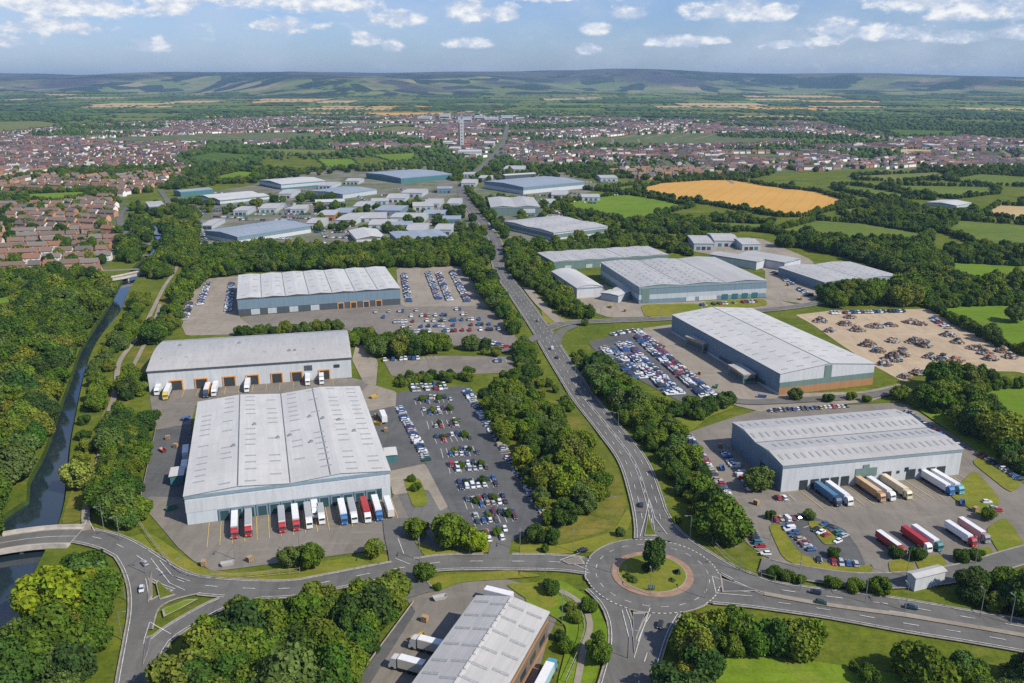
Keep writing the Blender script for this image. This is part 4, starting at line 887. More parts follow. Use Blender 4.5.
def make_lorry(front, rear, cabc, trc, roofc, label, group, length=16.0, z=.3, cab=True, cat='lorry'):
    f = Vector(G(*front)); b = Vector(G(*rear)); d = (f-b).normalized(); size = {g1: .80, g2: .79, g3: .72}.get(group, .84); c = f-d*length*size/2
    r = thing('articulated_lorry' if cab else 'parked_trailer', label, cat, (c.x, c.y, z), math.atan2(d.y, d.x), group); r.scale = (size,)*3
    x1 = length/2-(2.9 if cab else 0); x0 = -length/2
    link('trailer_box', MB().box(x0, x1, -1.27, 1.27, 1.15, 3.95).box(x0-.06, x0, -1.25, 1.25, 1.1, 4.0).box(x1, x1+.06, -1.25, 1.25, 1.1, 4.0).mesh('trailer_box', LORP), r, color=trc)
    link('trailer_roof', MB().box(x0+.04, x1-.04, -1.2, 1.2, 3.955, 4.03).mesh('trailer_roof', LORP), r, color=roofc)
    link('chassis', MB().box(x0+.1, length/2-.4 if cab else x1-.2, -.5, .5, .75, 1.15).box(x0+4.5, x1-4, -1.15, -.6, .5, 1.1).box(x0+4.5, x1-4, .6, 1.15, .5, 1.1).mesh('chassis', CHASS), r)
    ax = [x0+1.6, x0+2.9, x0+4.2]+([length/2-4.0, length/2-1.2] if cab else [x1-3])
    for a in ax:
        for s in (-1, 1): w = link('wheel', WHEEL, r, (a, s*1.05, .52)); w.scale = (1.6, 2.2, 1.6)
    if cab:
        e = length/2; q = MB().prism([(e-2.35,.55),(e-2.35,3.7),(e-.75,3.55),(e-.12,2.5),(e,1.35),(e,.5)], -1.2, 1.2, 'x')
        m = MB(); V = [(x, y_, z_) for y_ in (-1.2, 1.2) for x, z_ in [(e-2.35,.55),(e-2.35,3.7),(e-.85,3.6),(e-.25,2.7),(e-.02,1.9),(e,.5)]]
        m.add(V, [tuple(range(5,-1,-1)), tuple(range(6,12))]+[(i,(i+1)%6,(i+1)%6+6,i+6) for i in range(6)])
        link('cab', m.mesh('cab', LORP), r, color=cabc)
        link('windscreen', MB().add([(e-.22,-1.05,2.72),(e-.22,1.05,2.72),(e+.02,1.05,1.95),(e+.02,-1.05,1.95),(e-.3,-1.05,2.7),(e-.3,1.05,2.7),(e-.1,1.05,1.93),(e-.1,-1.05,1.93)],[(0,1,2,3),(4,7,6,5),(0,3,7,4),(1,5,6,2),(0,4,5,1),(3,2,6,7)]).mesh('windscreen', GLASSM), r)
        for s in (-1, 1): link('headlight', HL, r, (e+.02, s*.9, .95)); link('door_mirror', MB().box(-.1,.1,-.12,.12,-.35,.35).mesh('door_mirror', CHASS), r, (e-.35, s*1.38, 2.3))
    return r
Wt, Rd, Bl, Gy, Tn = (.72,.73,.73), (.38,.02,.025), (.02,.13,.36), (.35,.37,.38), (.42,.26,.13)
def dockd(R, pt, off=17):     # rear point: straight back to the facade
    _, a, ex, ey, *_r = R; p = Vector(G(*pt)); q = p+ey*off; return PX(q.x, q.y, 0)
for pt, cc, tc, rc, lb, ln_ in [((235,540.5),Rd,Gy,Wt,'grey trailer lorry with red cab, leftmost at the white warehouse docks',16),((249,538.5),Rd,Wt,Gy,'white trailer lorry with red cab, second from left at the docks',16),
    ((283,534.5),Rd,Wt,Gy,'lorry with red cab and pale trailer, third from left at the docks',15.5),((297,532.5),Rd,(.5,.45,.42),Wt,'lorry with red cab and faded trailer, fourth from left at the docks',15.5),((310,530.5),Wt,Wt,Gy,'white lorry beside two short white box lorries at the docks',15.5),
    ((345,526.5),Bl,Wt,Wt,'lorry with bright blue cab and white trailer roof left of the middle dock',15.5),((355,525),Wt,Wt,Gy,'white lorry between the blue cab lorry and the red trailer',15),
    ((368.5,524.5),Wt,Rd,Rd,'lorry with red trailer at the white warehouse docks',15.5),((380,522.5),Bl,Wt,Wt,'lorry with blue cab and white roof, right of the red trailer',15.5)]:
    make_lorry(pt, dockd(ROOT['B1'], pt), cc, tc, rc, lb, g1, ln_)
make_lorry((391.5,520), dockd(ROOT['B1'], (391.5,520)), Wt, (.6,.58,.52), Wt, 'cream trailer without a cab, rightmost at the white warehouse', g1, 12.5, cab=False, cat='trailer')
make_lorry((316,520), dockd(ROOT['B1'], (316,520)), Wt, Wt, Wt, 'shorter of two white box lorries at the docks', g1, 9.5)
make_lorry((322.5,526), dockd(ROOT['B1'], (322.5,526)), Wt, Wt, Gy, 'longer white box lorry just left of the dock gap', g1, 11)
for pt, cc, tc, rc, lb, ln_ in [((839,508),(.02,.05,.12),(.03,.13,.26),(.05,.16,.28),'all blue lorry at the dock doors, leftmost in the right yard',16),((850.5,507.5),Wt,Wt,Wt,'white lorry parked right beside the all blue lorry',16),((883,503.5),Tn,Tn,(.6,.42,.25),'tan curtain sided lorry with brown cab',17),
    ((893,502.5),Wt,Wt,Wt,'white lorry parked right beside the tan lorry',16),((909.5,501),(.6,.55,.35),(.62,.50,.33),(.7,.6,.45),'cream lorry standing alone by the middle dock doors',17),((952,497),Bl,Wt,Wt,'white trailer with dark blue cab near the right corner',17.5),((961.5,496),(.10,.35,.45),Wt,Wt,'white trailer with light blue cab, rightmost at the dock doors',17.5)]:
    r_, a_, ex_, ey_, *_q = ROOT['B18']; p = Vector(G(*pt)); q = p+(ey_*1.0-ex_*.06)*17
    make_lorry(pt, PX(q.x, q.y, 0), cc, tc, rc, lb, g2, ln_)
for pt, rr_, cc, tc, rc, lb, ln_ in [((903.5,558.5),(885,545),Rd,Rd,Wt,'red lorry with pale roof standing alone by the yard exit',15.5),((929.5,554.5),(911,541),Wt,Rd,Rd,'all red trailer lorry with white cab',16),((940.5,553),(922,540),(.05,.2,.2),Wt,Wt,'white lorry touching the red trailer, with dark green cab',16),
    ((974.5,548.5),(955,535.5),Rd,Wt,Wt,'white trailer lorry with red cab near the saplings',16),((987.5,545),(968,532),(.25,.25,.27),(.55,.25,.25),Wt,'grey cab lorry with pale pinkish trailer, last in the line',16)]:
    make_lorry(pt, rr_, cc, tc, rc, lb, g3, ln_)
g4 = 'lorries at the curved roof warehouse'
for pt, cc, tc, lb, ln_ in [((157,396.5),Wt,Wt,'white lorry at the left corner of the curved roof warehouse',13),((165.5,401),(.6,.45,.05),Wt,'white lorry with yellow cab by the curved roof warehouse',15),((206,399),(.03,.06,.1),(.75,.36,.04),'bright orange lorry at the curved roof warehouse',14),
    ((214,397.5),Wt,Wt,'white lorry right beside the orange lorry',14),((247,393.5),Wt,Wt,'white lorry backed alone into the third dock door',13),((308,386.5),Wt,Wt,'white lorry at the dock near the right corner of the curved roof warehouse',12),((322,385.5),Wt,Gy,'grey trailer lorry in the rightmost dock of the curved roof warehouse',12)]:
    make_lorry(pt, dockd(ROOT['B2'], pt), cc, tc, Wt, lb, g4, ln_)
g5 = 'lorries beside the brown walled warehouse'
_, la, lex, ley, LWW, LDp = LW
for t, off, cc, lb, sg in [(48,-11.5,Wt,'white rigid lorry nosing out from the brown warehouse, farther of two',-1),(40,-12.5,Wt,'white rigid lorry with grey cab by the brown warehouse, nearer of two',-1)]:
    p = la+ley*t+lex*off; q = p+lex*10; make_lorry(PX(p.x,p.y,0), PX(q.x,q.y,0), (.55,.56,.56) if sg < 0 else Wt, (.6,.56,.48), Wt, lb, g5, 10.5)
for t, cc, tc, lb, ln_ in [(40,(.08,.3,.42),(.35,.5,.55),'pale blue lorry beside the right wall of the brown warehouse',13),(25,Wt,Wt,'white trailer parked along the right wall of the brown warehouse',13),(9,Wt,Wt,'second white trailer along the right wall, nearest the frame edge',13)]:
    p = la+ley*(t+13)+lex*(LWW+4.5); q = p-ley*13; make_lorry(PX(p.x,p.y,0), PX(q.x,q.y,0), cc, tc, Wt, lb, g5, ln_, cab=t == 40, cat='lorry' if t == 40 else 'trailer')
for (pt, rr_, lb) in [((512,606),(500,603),'white box trailer behind the far wall of the brown warehouse'),((186,462),(187,452),'white trailer parked against the left wall of the white warehouse'),((184.5,478),(186,468),'grey trailer against the left wall of the white warehouse'),
      ((385,425),(380,413),'white skip lorry in the dark yard right of the white warehouse')]:
    make_lorry(pt, rr_, Wt, (.65,.66,.66), Wt, lb, 'trailers parked alone', 9, cab=False, cat='trailer')

CARS = []; BAYS = MB()
CODE = {}
def row(phrase, p0, p1, occ=.85, off=0.0, n=None, bays=True, end='left', sp=1.98, ang=0.0):
    a = Vector(G(*p0)); b = Vector(G(*p1)); d = b-a; L = d.length; d.normalize(); nn = Vector((-d.y, d.x)); a = a+nn*off; k = int(L/sp); idx = 0
    for i in range(k):
        p = a+d*(i+.5)*sp
        if bays and p.y < 520:
            e = a+d*i*sp; V = [e-nn*2.1-d*.1, e-nn*2.1+d*.1, e+nn*2.1+d*.1, e+nn*2.1-d*.1]; BAYS.add([(q.x, q.y, .345) for q in V], [(0,1,2,3)])
        if random.random() > occ: continue
        idx += 1; flip = random.random() < .4
        CARS.append((p.x+nn.x*random.uniform(-.3,.3), p.y+nn.y*random.uniform(-.3,.3), math.atan2(nn.y, nn.x)+(math.pi if flip else 0)+random.uniform(-.04,.04)+ang, phrase, idx, end))
A1 = ''
row('left edge column of big car park', (399,408), (428,463), .92, end='far')
row('tree belt column of big car park', (467,392), (548,520), .86, end='far')
bands = [((411,390),(449,387),0.90,'back'),((415,402),(453,399),0.67,'second'),((422,413),(460,410),0.72,'third'),((428,426),(466,423),0.62,'fourth'),((435,440),(474,436),0.67,'fifth'),((442,454),(481,451),0.64,'sixth'),((449,469),(489,466),0.52,'seventh'),((457,486),(500,482),0.84,'eighth'),((465,504),(512,499),.8,'ninth'),((473,520),(520,515),0.77,'tenth'),((471,539),(512,534),.5,'front')]
for p0, p1, oc, nm in bands:
    row(f'{nm} double row, big car park, upper line', p0, p1, oc, 2.15); row(f'{nm} double row, big car park, lower line', p0, p1, oc*.85, -2.15)
for p0, p1, oc, nm in [((622,343),(676,396),.9,'first'),((643,340),(712,400),.92,'middle'),((607,348),(640,380),.4,'outer'),((633,332),(662,352),.6,'upper')]:
    row(f'{nm} diagonal beside the tan yard, left line', p0, p1, oc, 2.1, end='far'); row(f'{nm} diagonal beside the tan yard, right line', p0, p1, oc*.9, -2.1, end='far')
row('back row beside the tan yard', (612,336), (634,331), .9)
row('long verge row left of rooflight warehouse', (688,436), (768,560), .9, end='far')
row('shaded row under rooflight warehouse left wall', (722,450), (752,492), .75, end='far')
row('row behind the rooflight warehouse', (768,412), (852,407), .9)
row('row right of the rooflight warehouse', (905,412), (962,450), .75, end='far'); row('row by the far right verge', (980,455), (1024,484), .7, end='far'); row('row under trees at right yard', (970,488), (1004,520), .6, end='far')
row('top row of the oval car park', (772,522), (806,517), .85); row('left curve of the oval car park', (785,526), (812,553), .9, end='far'); row('lower curve of the oval car park', (815,562), (866,567), .85)
row('island row of the oval car park', (808,527), (842,545), .85, end='far'); row('inner row of the oval car park', (822,524), (848,540), .6, end='far')
row('row by rooflight warehouse left corner', (775,500), (800,498), .8)
row('inner row left of seven bay warehouse', (208,284), (200,306), .85, end='far'); row('outer row left of seven bay warehouse', (190,304), (184,322), .8, end='far'); row('wall row of seven bay warehouse', (232,284), (228,312), .7, end='far')
row('first column right of seven bay warehouse', (404,275), (409,303), .85, end='far'); row('second column in the tan lot right of the seven bay warehouse', (428,273), (439,300), .95, end='far'); row('third column in the tan lot right of the seven bay warehouse', (438,273), (450,302), .95, end='far'); row('fourth column in the tan lot right of the seven bay warehouse', (452,272), (468,303), .9, end='far')
for k in range(5): row(f'{ORD[k+1]} line below the seven bay warehouse', (374+8*k, 313+5*k), (462+10*k, 310+5*k), (.4,.55,.6,.4,.5)[k], bays=False)
row('row of the lot by the middle hedge', (383,361), (440,358), .6); row('short row right of the middle hedge', (478,340), (512,350), .6); row('row left of the junction lane', (490,362), (512,361), .3)
row('row before the striped gable warehouse', (700,338), (730,360), .3, end='far'); row('row before the dark walled warehouse', (700,306), (762,302), .45)
row('row behind the dark walled warehouse', (672,248), (740,244), .7, bays=False); row('row by the twin roof warehouse', (772,272), (812,298), .5, end='far', bays=False); row('row along the scrapyard back hedge', (830,314), (905,312), .85, bays=False)
row('row along the scrapyard right hedge', (930,318), (950,330), .7, bays=False)
rr = random.Random(3)
for u0, v0, u1, v1 in [(200,228,206,244),(214,224,222,222),(260,248,330,243),(318,222,326,238),(300,210,340,213),(340,212,420,222),(350,232,352,246),(372,243,398,240),(395,222,440,226),(420,200,455,203),(380,196,440,192),(230,212,262,208),(280,200,292,216),(455,214,462,226),
      (512,240,560,246),(530,222,552,236),(545,200,600,204),(540,190,590,196),(200,215,215,204),(268,198,292,195),(345,190,372,204),(410,236,450,238),(330,226,372,228),(440,210,455,230),(760,262,800,275),(960,212,975,210)]:
    row('distant', (u0, v0), (u1, v1), .75, bays=False, sp=3.2)
for key, n_, ln_, lo_, hi_ in (('B1', 16, 15, .1, 1.0), ('B18', 17, 14, .1, 1.0), ('B2', 12, 10, .1, .9)):
    _r, a_, ex_, ey_, W_, *_q = ROOT[key]
    for i_ in range(n_+1):
        p_ = a_+ex_*W_*(lo_+(hi_-lo_)*i_/n_)-ey_*.6; q_ = p_-(ey_+(ex_*-.06 if key == 'B18' else ex_*0))*ln_; t_ = ex_*.09
        BAYS.add([(v_.x, v_.y, .347) for v_ in (p_-t_, p_+t_, q_+t_, q_-t_)], [(0,1,2,3)], 1)
for q_ in range(70):
    u_, v_ = rr.choice([(rr.uniform(200, 465), rr.uniform(185, 250)), (rr.uniform(200, 465), rr.uniform(200, 250)), (rr.uniform(500, 610), rr.uniform(180, 242))]); w_ = rr.uniform(8, 26); t_ = rr.uniform(-2, 3)
    row('distant', (u_-w_, v_), (u_+w_, v_+t_), .8, bays=False, sp=3.0)
struct('bay_markings', BAYS.mesh('bay_markings', [PAINT, PAINTY]))

def place_cars():
    x = np.array([c[0] for c in CARS]); y = np.array([c[1] for c in CARS]); u, v = PX(x, y, 0.0)
    ok = (u > -5) & (u < 1030) & (v < 690)
    for i in range(len(FOOT)): ok &= ~inpoly(x, y, [tuple(np.array(p)) for p in FOOT[i]]) | (y < 0)
    order = sorted([i for i in range(len(CARS)) if ok[i]], key=lambda i: y[i]); rr = random.Random(21)
    w = [c[2] for c in CARC]; near = [i for i in order if CARS[i][3] != 'distant'][:288]; ns = set(near)
    renum = {}; total = {}
    for i in sorted(near): renum[(CARS[i][3])] = renum.get(CARS[i][3], 0)+1; total[i] = renum[CARS[i][3]]
    for i in near:
        X, Y, a, ph, idx, end = CARS[i]; cn, cc, _ = rr.choices(CARC, w)[0]; kd = rr.choices(['hatch','saloon','suv','van'], [5,3,3,.8])[0]
        if kd == 'van' and rr.random() < .7: cn, cc = 'white', (.72,.73,.74)
        e = 'far' if end == 'far' else 'left'
        make_car(X, Y, a, kd, cc, f'{cn} {KN[kd]}, {ordn(total[i])} from {e} end, {ph}', 'cars in the car parks')
    far = [i for i in order if i not in ns]
    # everything farther: one object of low cars
    T = np.array([(-2.1,-.85,.25),(2.1,-.85,.25),(2.1,.85,.25),(-2.1,.85,.25),(-2.1,-.88,.9),(2.1,-.85,.78),(2.1,.85,.78),(-2.1,.88,.9),(-1.7,-.8,.93),(.9,-.8,.93),(.9,.8,.93),(-1.7,.8,.93),(-1.2,-.62,1.45),(.3,-.62,1.45),(.3,.62,1.45),(-1.2,.62,1.45)])
    TF = np.array([(0,1,5,4),(1,2,6,5),(2,3,7,6),(3,0,4,7),(4,5,9,8),(5,6,10,9),(6,7,11,10),(7,4,8,11),(8,9,13,12),(9,10,14,13),(10,11,15,14),(11,8,12,15),(12,13,14,15)]); TM = [0]*8+[1]*4+[0]
    V = []; Fq = []; M = []
    for k, i in enumerate(far):
        a = CARS[i][2]; R = np.array([[math.cos(a), math.sin(a), 0], [-math.sin(a), math.cos(a), 0], [0, 0, 1]]); V.append(T@R+np.array([x[i], y[i], .3])); Fq.append(TF+16*k); M += TM
    n = NB('distant_car_paint'); g = n.new('ShaderNodeNewGeometry'); c = n.ramp(g.outputs['Random Per Island'], [(0,(.72,.73,.74)),(.27,(.42,.44,.46)),(.45,(.03,.035,.04)),(.62,(.03,.1,.28)),(.78,(.3,.02,.02)),(.86,(.015,.03,.08)),(.95,(.4,.34,.24))], 'CONSTANT'); m = n.fin(c, .35, .5)
    tag(link('distant_parked_cars', mesh_np('distant_parked_cars', np.concatenate(V), np.concatenate(Fq), [m, GLASSM], M)), kind='stuff')
    print('cars', len(near), len(far))
place_cars()
# cars on the roads: (point, point it heads for, kind, colour, label)
for p, q, kd, c, lb in [((911,610),(960,618),'saloon',(.01,.05,.08),'dark teal saloon driving alone along the dual carriageway'),((815,595),(790,590),'hatch',(.02,.03,.06),'dark hatchback on the carriageway by the small trees, farther lane'),((821,605.5),(850,611),'hatch',(.02,.05,.04),'dark green hatchback at the central reservation'),
    ((641,507),(640,490),'hatch',(.015,.03,.05),'black hatchback waiting at the roundabout mouth of the north road'),    ((660,628),(656,640),'hatch',(.02,.02,.025),'black hatchback on the south exit'),((582,553),(560,557),'saloon',(.02,.02,.03),'dark saloon leaving the roundabout westward'),((557,359),(550,345),'saloon',(.02,.03,.04),'dark saloon driving away past the junction'),((552,350),(545,338),'van',(.6,.61,.62),'pale van driving away past the junction'),
    ((538,322),(530,312),'hatch',(.35,.36,.38),'silver hatchback north of the junction'),((145,566),(136,556),'hatch',(.4,.41,.42),'silver hatchback on the bend of the west road'),((142,592),(140,610),'hatch',(.6,.61,.62),'white hatchback heading down the left spur road'),
    ((489,225),(480,214),'van',(.6,.6,.62),'white van on the far bend of the north road'),((498,250),(499,262),'saloon',(.4,.04,.04),'red saloon on the far stretch of the north road')]:
    a = Vector(G(*p)); b = Vector(G(*q)); d = b-a; make_car(a.x, a.y, math.atan2(d.y, d.x), kd, c, lb, 'cars on the roads', .6, 'moving_car')

# ================================================================== TREES
def ico(sub):
    bm = bmesh.new(); bmesh.ops.create_icosphere(bm, subdivisions=sub, radius=1); bm.verts.ensure_lookup_table()
    V = np.array([v.co[:] for v in bm.verts]); Fc = np.array([[v.index for v in f.verts] for f in bm.faces]); bm.free(); return V, Fc
ICO1, ICO2 = ico(1), ico(2)
def crown(seed, R=1.0, zc=.62, sq=.80, nl=24, leaf=.064, per=420, lr=(.20,.40)):
    """crown of leaf sprays over uneven lobes; unit size: radius 1, total height about 1.6"""
    r = np.random.default_rng(seed); C = []; Rd = []
    for i in range(nl):
        for _ in range(20):
            d = r.normal(size=3); d /= np.linalg.norm(d); d[2] = d[2]*.9+.12; rad = r.uniform(.38, .80); c = d*rad*np.array([1, 1, sq])
            if all(np.linalg.norm(c-q) > .2 for q in C): break
        C.append(c); Rd.append(r.uniform(*lr))
    C.append(np.zeros(3)); Rd.append(.62); C = np.array(C)+np.array([0, 0, zc*1.25]); Rd = np.array(Rd); V = []; Fc = []; M = []; n = 0; T = []; 
    for c, q in zip(C, Rd):
        v, f = ICO1; s = v*(1+r.normal(scale=.09, size=(len(v), 1)))*q*.86+c; V.append(s); T.append(f+n); n += len(v)
    k = n; L = []
    for j, (c, q) in enumerate(zip(C[:-1], Rd)):
        m = int(per*(q/.43)**2); d = r.normal(size=(m, 3)); d /= np.linalg.norm(d, axis=1)[:, None]; p = c+d*q*r.uniform(.80, 1.26, size=(m, 1))
        dist = np.linalg.norm(p[:, None]-C[None], axis=2)/Rd[None]; dist[:, j] = 9; ok = (dist.min(1) > .88) & (p[:, 2] > .12); p = p[ok]; d = d[ok]; m = len(p)
        nn = d+r.normal(scale=.42, size=(m, 3)); nn[:, 2] += .25; nn /= np.linalg.norm(nn, axis=1)[:, None]
        a = np.cross(nn, r.normal(size=(m, 3))); a /= np.linalg.norm(a, axis=1)[:, None]; b = np.cross(nn, a); s = leaf*r.uniform(.55, 1.35, size=(m, 1))
        ben = nn*s*.35
        q4 = np.stack([p-a*s-b*s*.7-ben, p+a*s*.8-b*s+ben*.4, p+a*s+b*s*.8-ben, p-a*s*.7+b*s+ben*.4], 1); V.append(q4.reshape(-1, 3)); L.append(np.arange(m*4).reshape(m, 4)+k); k += 4*m
    T = np.concatenate(T); L = np.concatenate(L); V = np.concatenate(V); mi = [1]*len(T)+[0]*len(L)
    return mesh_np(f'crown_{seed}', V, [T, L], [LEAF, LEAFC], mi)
CROWNS = [crown(1), crown(2, nl=28, sq=.75), crown(3, nl=20, sq=1.0, lr=(.22,.46)), crown(4, nl=32, sq=.88, lr=(.18,.34)), crown(5, nl=22, sq=.68), crown(6, nl=26, sq=1.12, lr=(.18,.38)), crown(7, nl=18, sq=.85, lr=(.24,.48))]
BUSH = [crown(11, nl=9, sq=.6, zc=.35, lr=(.36,.52), per=170, leaf=.10), crown(12, nl=12, sq=.55, zc=.32, lr=(.3,.46), per=170, leaf=.10)]
def trunk_mesh(seed):
    r = random.Random(seed); m = MB(); m.cyl(0, 0, -.05, .75, .075, .045, 7)
    for k in range(5):
        a = k*1.3+r.random(); z = .4+.08*k; x, y = math.cos(a), math.sin(a); 
        m.add([(x*.02-y*.02, y*.02+x*.02, z), (x*.02+y*.02, y*.02-x*.02, z), (x*.03, y*.03, z+.05), (x*.5, y*.5, z+.42)], [(0,1,3),(1,2,3),(2,0,3),(0,2,1)])
    return m.mesh('trunk', BARK)
TRUNKS = [trunk_mesh(1), trunk_mesh(2)]
TREES = []   # x, y, height, crown index (>=10 is a bush), phrase, tint
VOX = {}
def wood(phrase, poly, sp, h0, h1, dens=1.0, bush=0.0, clump=0.0, tint=(1,1,1), wpoly=None, margin=1.6, force=False, onfield=False):
    sp *= .76; h0 *= .8; h1 *= .84; P = wpoly or GP(poly); xs = [p[0] for p in P]; ys = [p[1] for p in P]; s = rng.integers(1 << 30); r = np.random.default_rng(s)
    nx = int((max(xs)-min(xs))/sp)+2; ny = int((max(ys)-min(ys))/(sp*.87))+2
    gx, gy = np.meshgrid(np.arange(nx), np.arange(ny)); X = (min(xs)+(gx+.5*(gy % 2))*sp+r.uniform(-.36,.36,gx.shape)*sp).ravel(); Y = (min(ys)+gy*sp*.87+r.uniform(-.36,.36,gx.shape)*sp).ravel()
    ok = inpoly(X, Y, P) & (r.random(len(X)) < dens)
    if clump: ok &= (np.sin(X/31+s % 7)+np.sin(Y/43+s % 5)+np.sin((X+Y)/23)) > clump
    X, Y = X[ok], Y[ok]
    if not len(X): return
    if not force: k = blocked(X, Y, margin, onfield); X, Y = X[~k], Y[~k]
    H_ = r.uniform(h0, h1, len(X))*(1+.15*np.sin(X/17)*np.sin(Y/13)); H_ *= r.choice([.72, .9, 1, 1.08, 1.22], len(X)); B = r.random(len(X)) < bush
    for x, y, h, b in zip(X, Y, H_, B):
        t = tuple(c*q for c, q in zip(tint, (r.uniform(.85,1.2), r.uniform(.9,1.12), r.uniform(.8,1.15))))
        TREES.append((x, y, h*(.38 if b else 1), (10+int(r.integers(2))) if b else int(r.integers(len(CROWNS))), phrase, t))
def blocked(X, Y, mg, yardsok=False):
    b = np.zeros(len(X), bool)
    for f in FOOT: b |= inpoly(X, Y, f)
    for (nm, ln, w, *_r) in roads: b |= line_mask(X, Y, ln[::2]+[ln[-1]], w/2+mg)
    if not yardsok:
        for f, _m in fields: b |= inpoly(X, Y, f)
    for _n, f, lv, _m in yards:
        if 'business' not in _n: b |= inpoly(X, Y, f)
    b |= inpoly(X, Y, RIV) | line_mask(X, Y, RIV[::2], 2.4)
    b |= np.hypot(X-RB_C[0], Y-RB_C[1]) < RB_OUT+2.5
    return b
# near woods
wood('riverside wood left of the canal', [(-70,330),(0,318),(30,300),(62,292),(112,297),(107,318),(84,350),(71,383),(55,430),(34,474),(10,510),(-50,580),(-160,600)], 7.4, 8, 12.5, .93)
wood('wood beyond the small canal bridge', [(-60,288),(0,285),(36,284),(100,290),(106,297),(60,294),(34,299),(-60,294)], 9, 7, 12, .95)
wood('right bank tree line of the canal', [(122,330),(133,296),(150,298),(140,325),(118,362),(101,405),(94,445),(86,480),(76,502),(76,470),(82,430),(95,370)], 7.5, 5, 9, .8, .2)
wood('thicket between the towpath and the dark yard', [(108,432),(120,418),(138,412),(150,425),(146,455),(134,500),(150,530),(128,530),(104,515),(96,492),(98,462)], 6.2, 5.5, 9.5, .95, .1)
wood('trees around the canal side meadow', [(118,400),(118,370),(132,372),(146,390),(148,402),(130,408)], 7, 6, 10, .8)
wood('trees left of the seven bay warehouse', [(148,345),(160,322),(172,300),(184,282),(190,268),(202,268),(206,280),(188,300),(182,330),(152,344)], 8, 7, 12, .72, .1)
wood('clump below the canal road bridge', [(44,622),(60,598),(84,580),(98,575),(106,592),(106,622),(98,660),(80,750),(-20,750),(-10,700),(18,664),(34,644)], 7.2, 9, 13, .93)
wood('roadside wood at the lower left', [(165,760),(178,700),(196,668),(220,642),(252,622),(300,613),(340,606),(378,602),(394,608),(384,630),(360,655),(342,690),(325,760)], 7.2, 8.5, 12.5, .95)
wood('sparse young trees beside the parking lane', [(395,600),(408,608),(352,690),(340,690),(385,632)], 9, 3.5, 6, .6, .3)
wood('belt right of the big car park', [(478,396),(492,388),(510,400),(540,405),(562,420),(584,446),(600,472),(606,492),(596,512),(575,525),(550,535),(524,540),(540,512),(512,462),(496,430)], 6.6, 5.5, 10, .84, .42, tint=(1.25,1.12,.9))
wood('clump at the big car park corner', [(515,545),(528,538),(552,536),(556,543),(530,549)], 6, 5, 7, .9)
wood('shrubs in the rough meadow', [(500,380),(535,372),(570,400),(600,440),(560,418),(520,402)], 8, 5, 9, .6, .6)
wood('trees at the junction corner of the meadow', [(515,345),(535,352),(548,372),(536,380),(512,376)], 7, 5, 8, .7, .4)
wood('belt right of the north road', [(568,352),(592,360),(618,380),(652,403),(664,414),(682,444),(700,474),(720,510),(736,540),(748,562),(736,562),(710,540),(688,508),(666,474),(646,446),(622,424),(600,398),(583,374)], 6.6, 5.5, 10, .92, .15)
wood('trees above the double ridge warehouse access', [(668,402),(690,404),(712,404),(732,398),(738,406),(712,420),(688,426),(672,418)], 7.5, 6, 9, .85)
wood('wood along the lower right road', [(662,740),(662,700),(676,660),(694,640),(722,636),(770,640),(832,650),(838,662),(800,664),(760,656),(720,656),(706,668),(700,700),(690,740)], 6.8, 8, 11, 1.0, onfield=True)
wood('tree row at the lower right edge', [(900,668),(936,662),(945,684),(925,690),(900,685)], 8, 9, 12, 1, onfield=True)
wood('hedge trees at the lower right edge', [(955,680),(1000,676),(1060,690),(1060,706),(950,700)], 7, 6, 9, .95, onfield=True)
wood('rough hedge in the lower meadow', [(845,665),(900,676),(950,690),(940,700),(880,690),(850,676)], 5, 4, 6, .5, .9, onfield=True)
wood('trees between the hut and the right edge', [(946,602),(965,590),(1000,590),(1060,588),(1060,622),(1000,616),(950,610)], 6.5, 6, 9.5, .95)
wood('hedge above the dual carriageway', [(746,566),(790,575),(840,586),(900,596),(945,604),(945,608),(880,598),(820,588),(770,578)], 3.6, 4.2, 5.6, .95, 1)
wood('verge saplings near the hut', [(985,512),(1005,508),(1022,530),(1015,545),(990,540)], 8, 4, 6, .5)
wood('trees between the warehouse and the right field', [(960,470),(985,488),(1005,500),(1010,512),(985,500),(965,486)], 8, 5, 8, .6)
wood('shaded trees right of the scrapyard', [(868,388),(890,402),(930,410),(948,428),(975,440),(1000,470),(1060,490),(1060,440),(1010,440),(988,428),(972,410),(1000,388),(985,380),(945,385),(910,398),(890,384)], 8.4, 7, 12.5, .75)
wood('belt behind the seven bay warehouse', [(184,296),(196,270),(258,264),(400,262),(452,262),(480,270),(494,290),(508,318),(522,342),(508,350),(486,325),(468,292),(458,276),(400,267),(250,272),(206,282)], 7.4, 7.5, 12, .97)
wood('hedge wood of the business park', [(190,252),(250,250),(330,250),(460,246),(488,250),(486,268),(440,262),(258,264),(195,268)], 8.2, 7, 11, .9)
wood('belt right of the lay by', [(504,268),(540,266),(552,280),(572,305),(596,322),(585,326),(568,318),(545,300),(525,285),(508,276)], 7.4, 6, 11, .92)
wood('belt above the long grey warehouse', [(500,246),(540,250),(580,250),(640,238),(640,244),(560,262),(540,256),(520,264),(504,264)], 8, 6, 11, .9)
wood('clump in front of the curved roof warehouse', [(348,346),(356,338),(380,338),(444,342),(448,352),(420,357),(372,358),(352,354)], 6.6, 6.5, 10, .95)
wood('hedge behind the curved roof warehouse', [(240,334),(345,326),(346,331),(240,340)], 6, 5, 7.5, .95)
wood('small trees by the junction', [(460,342),(480,345),(512,352),(514,358),(470,356)], 7, 5, 8, .6, .3)
wood('hedge above the big car park', [(390,378),(470,374),(472,382),(400,388)], 5, 3.5, 5.5, .9, .5)
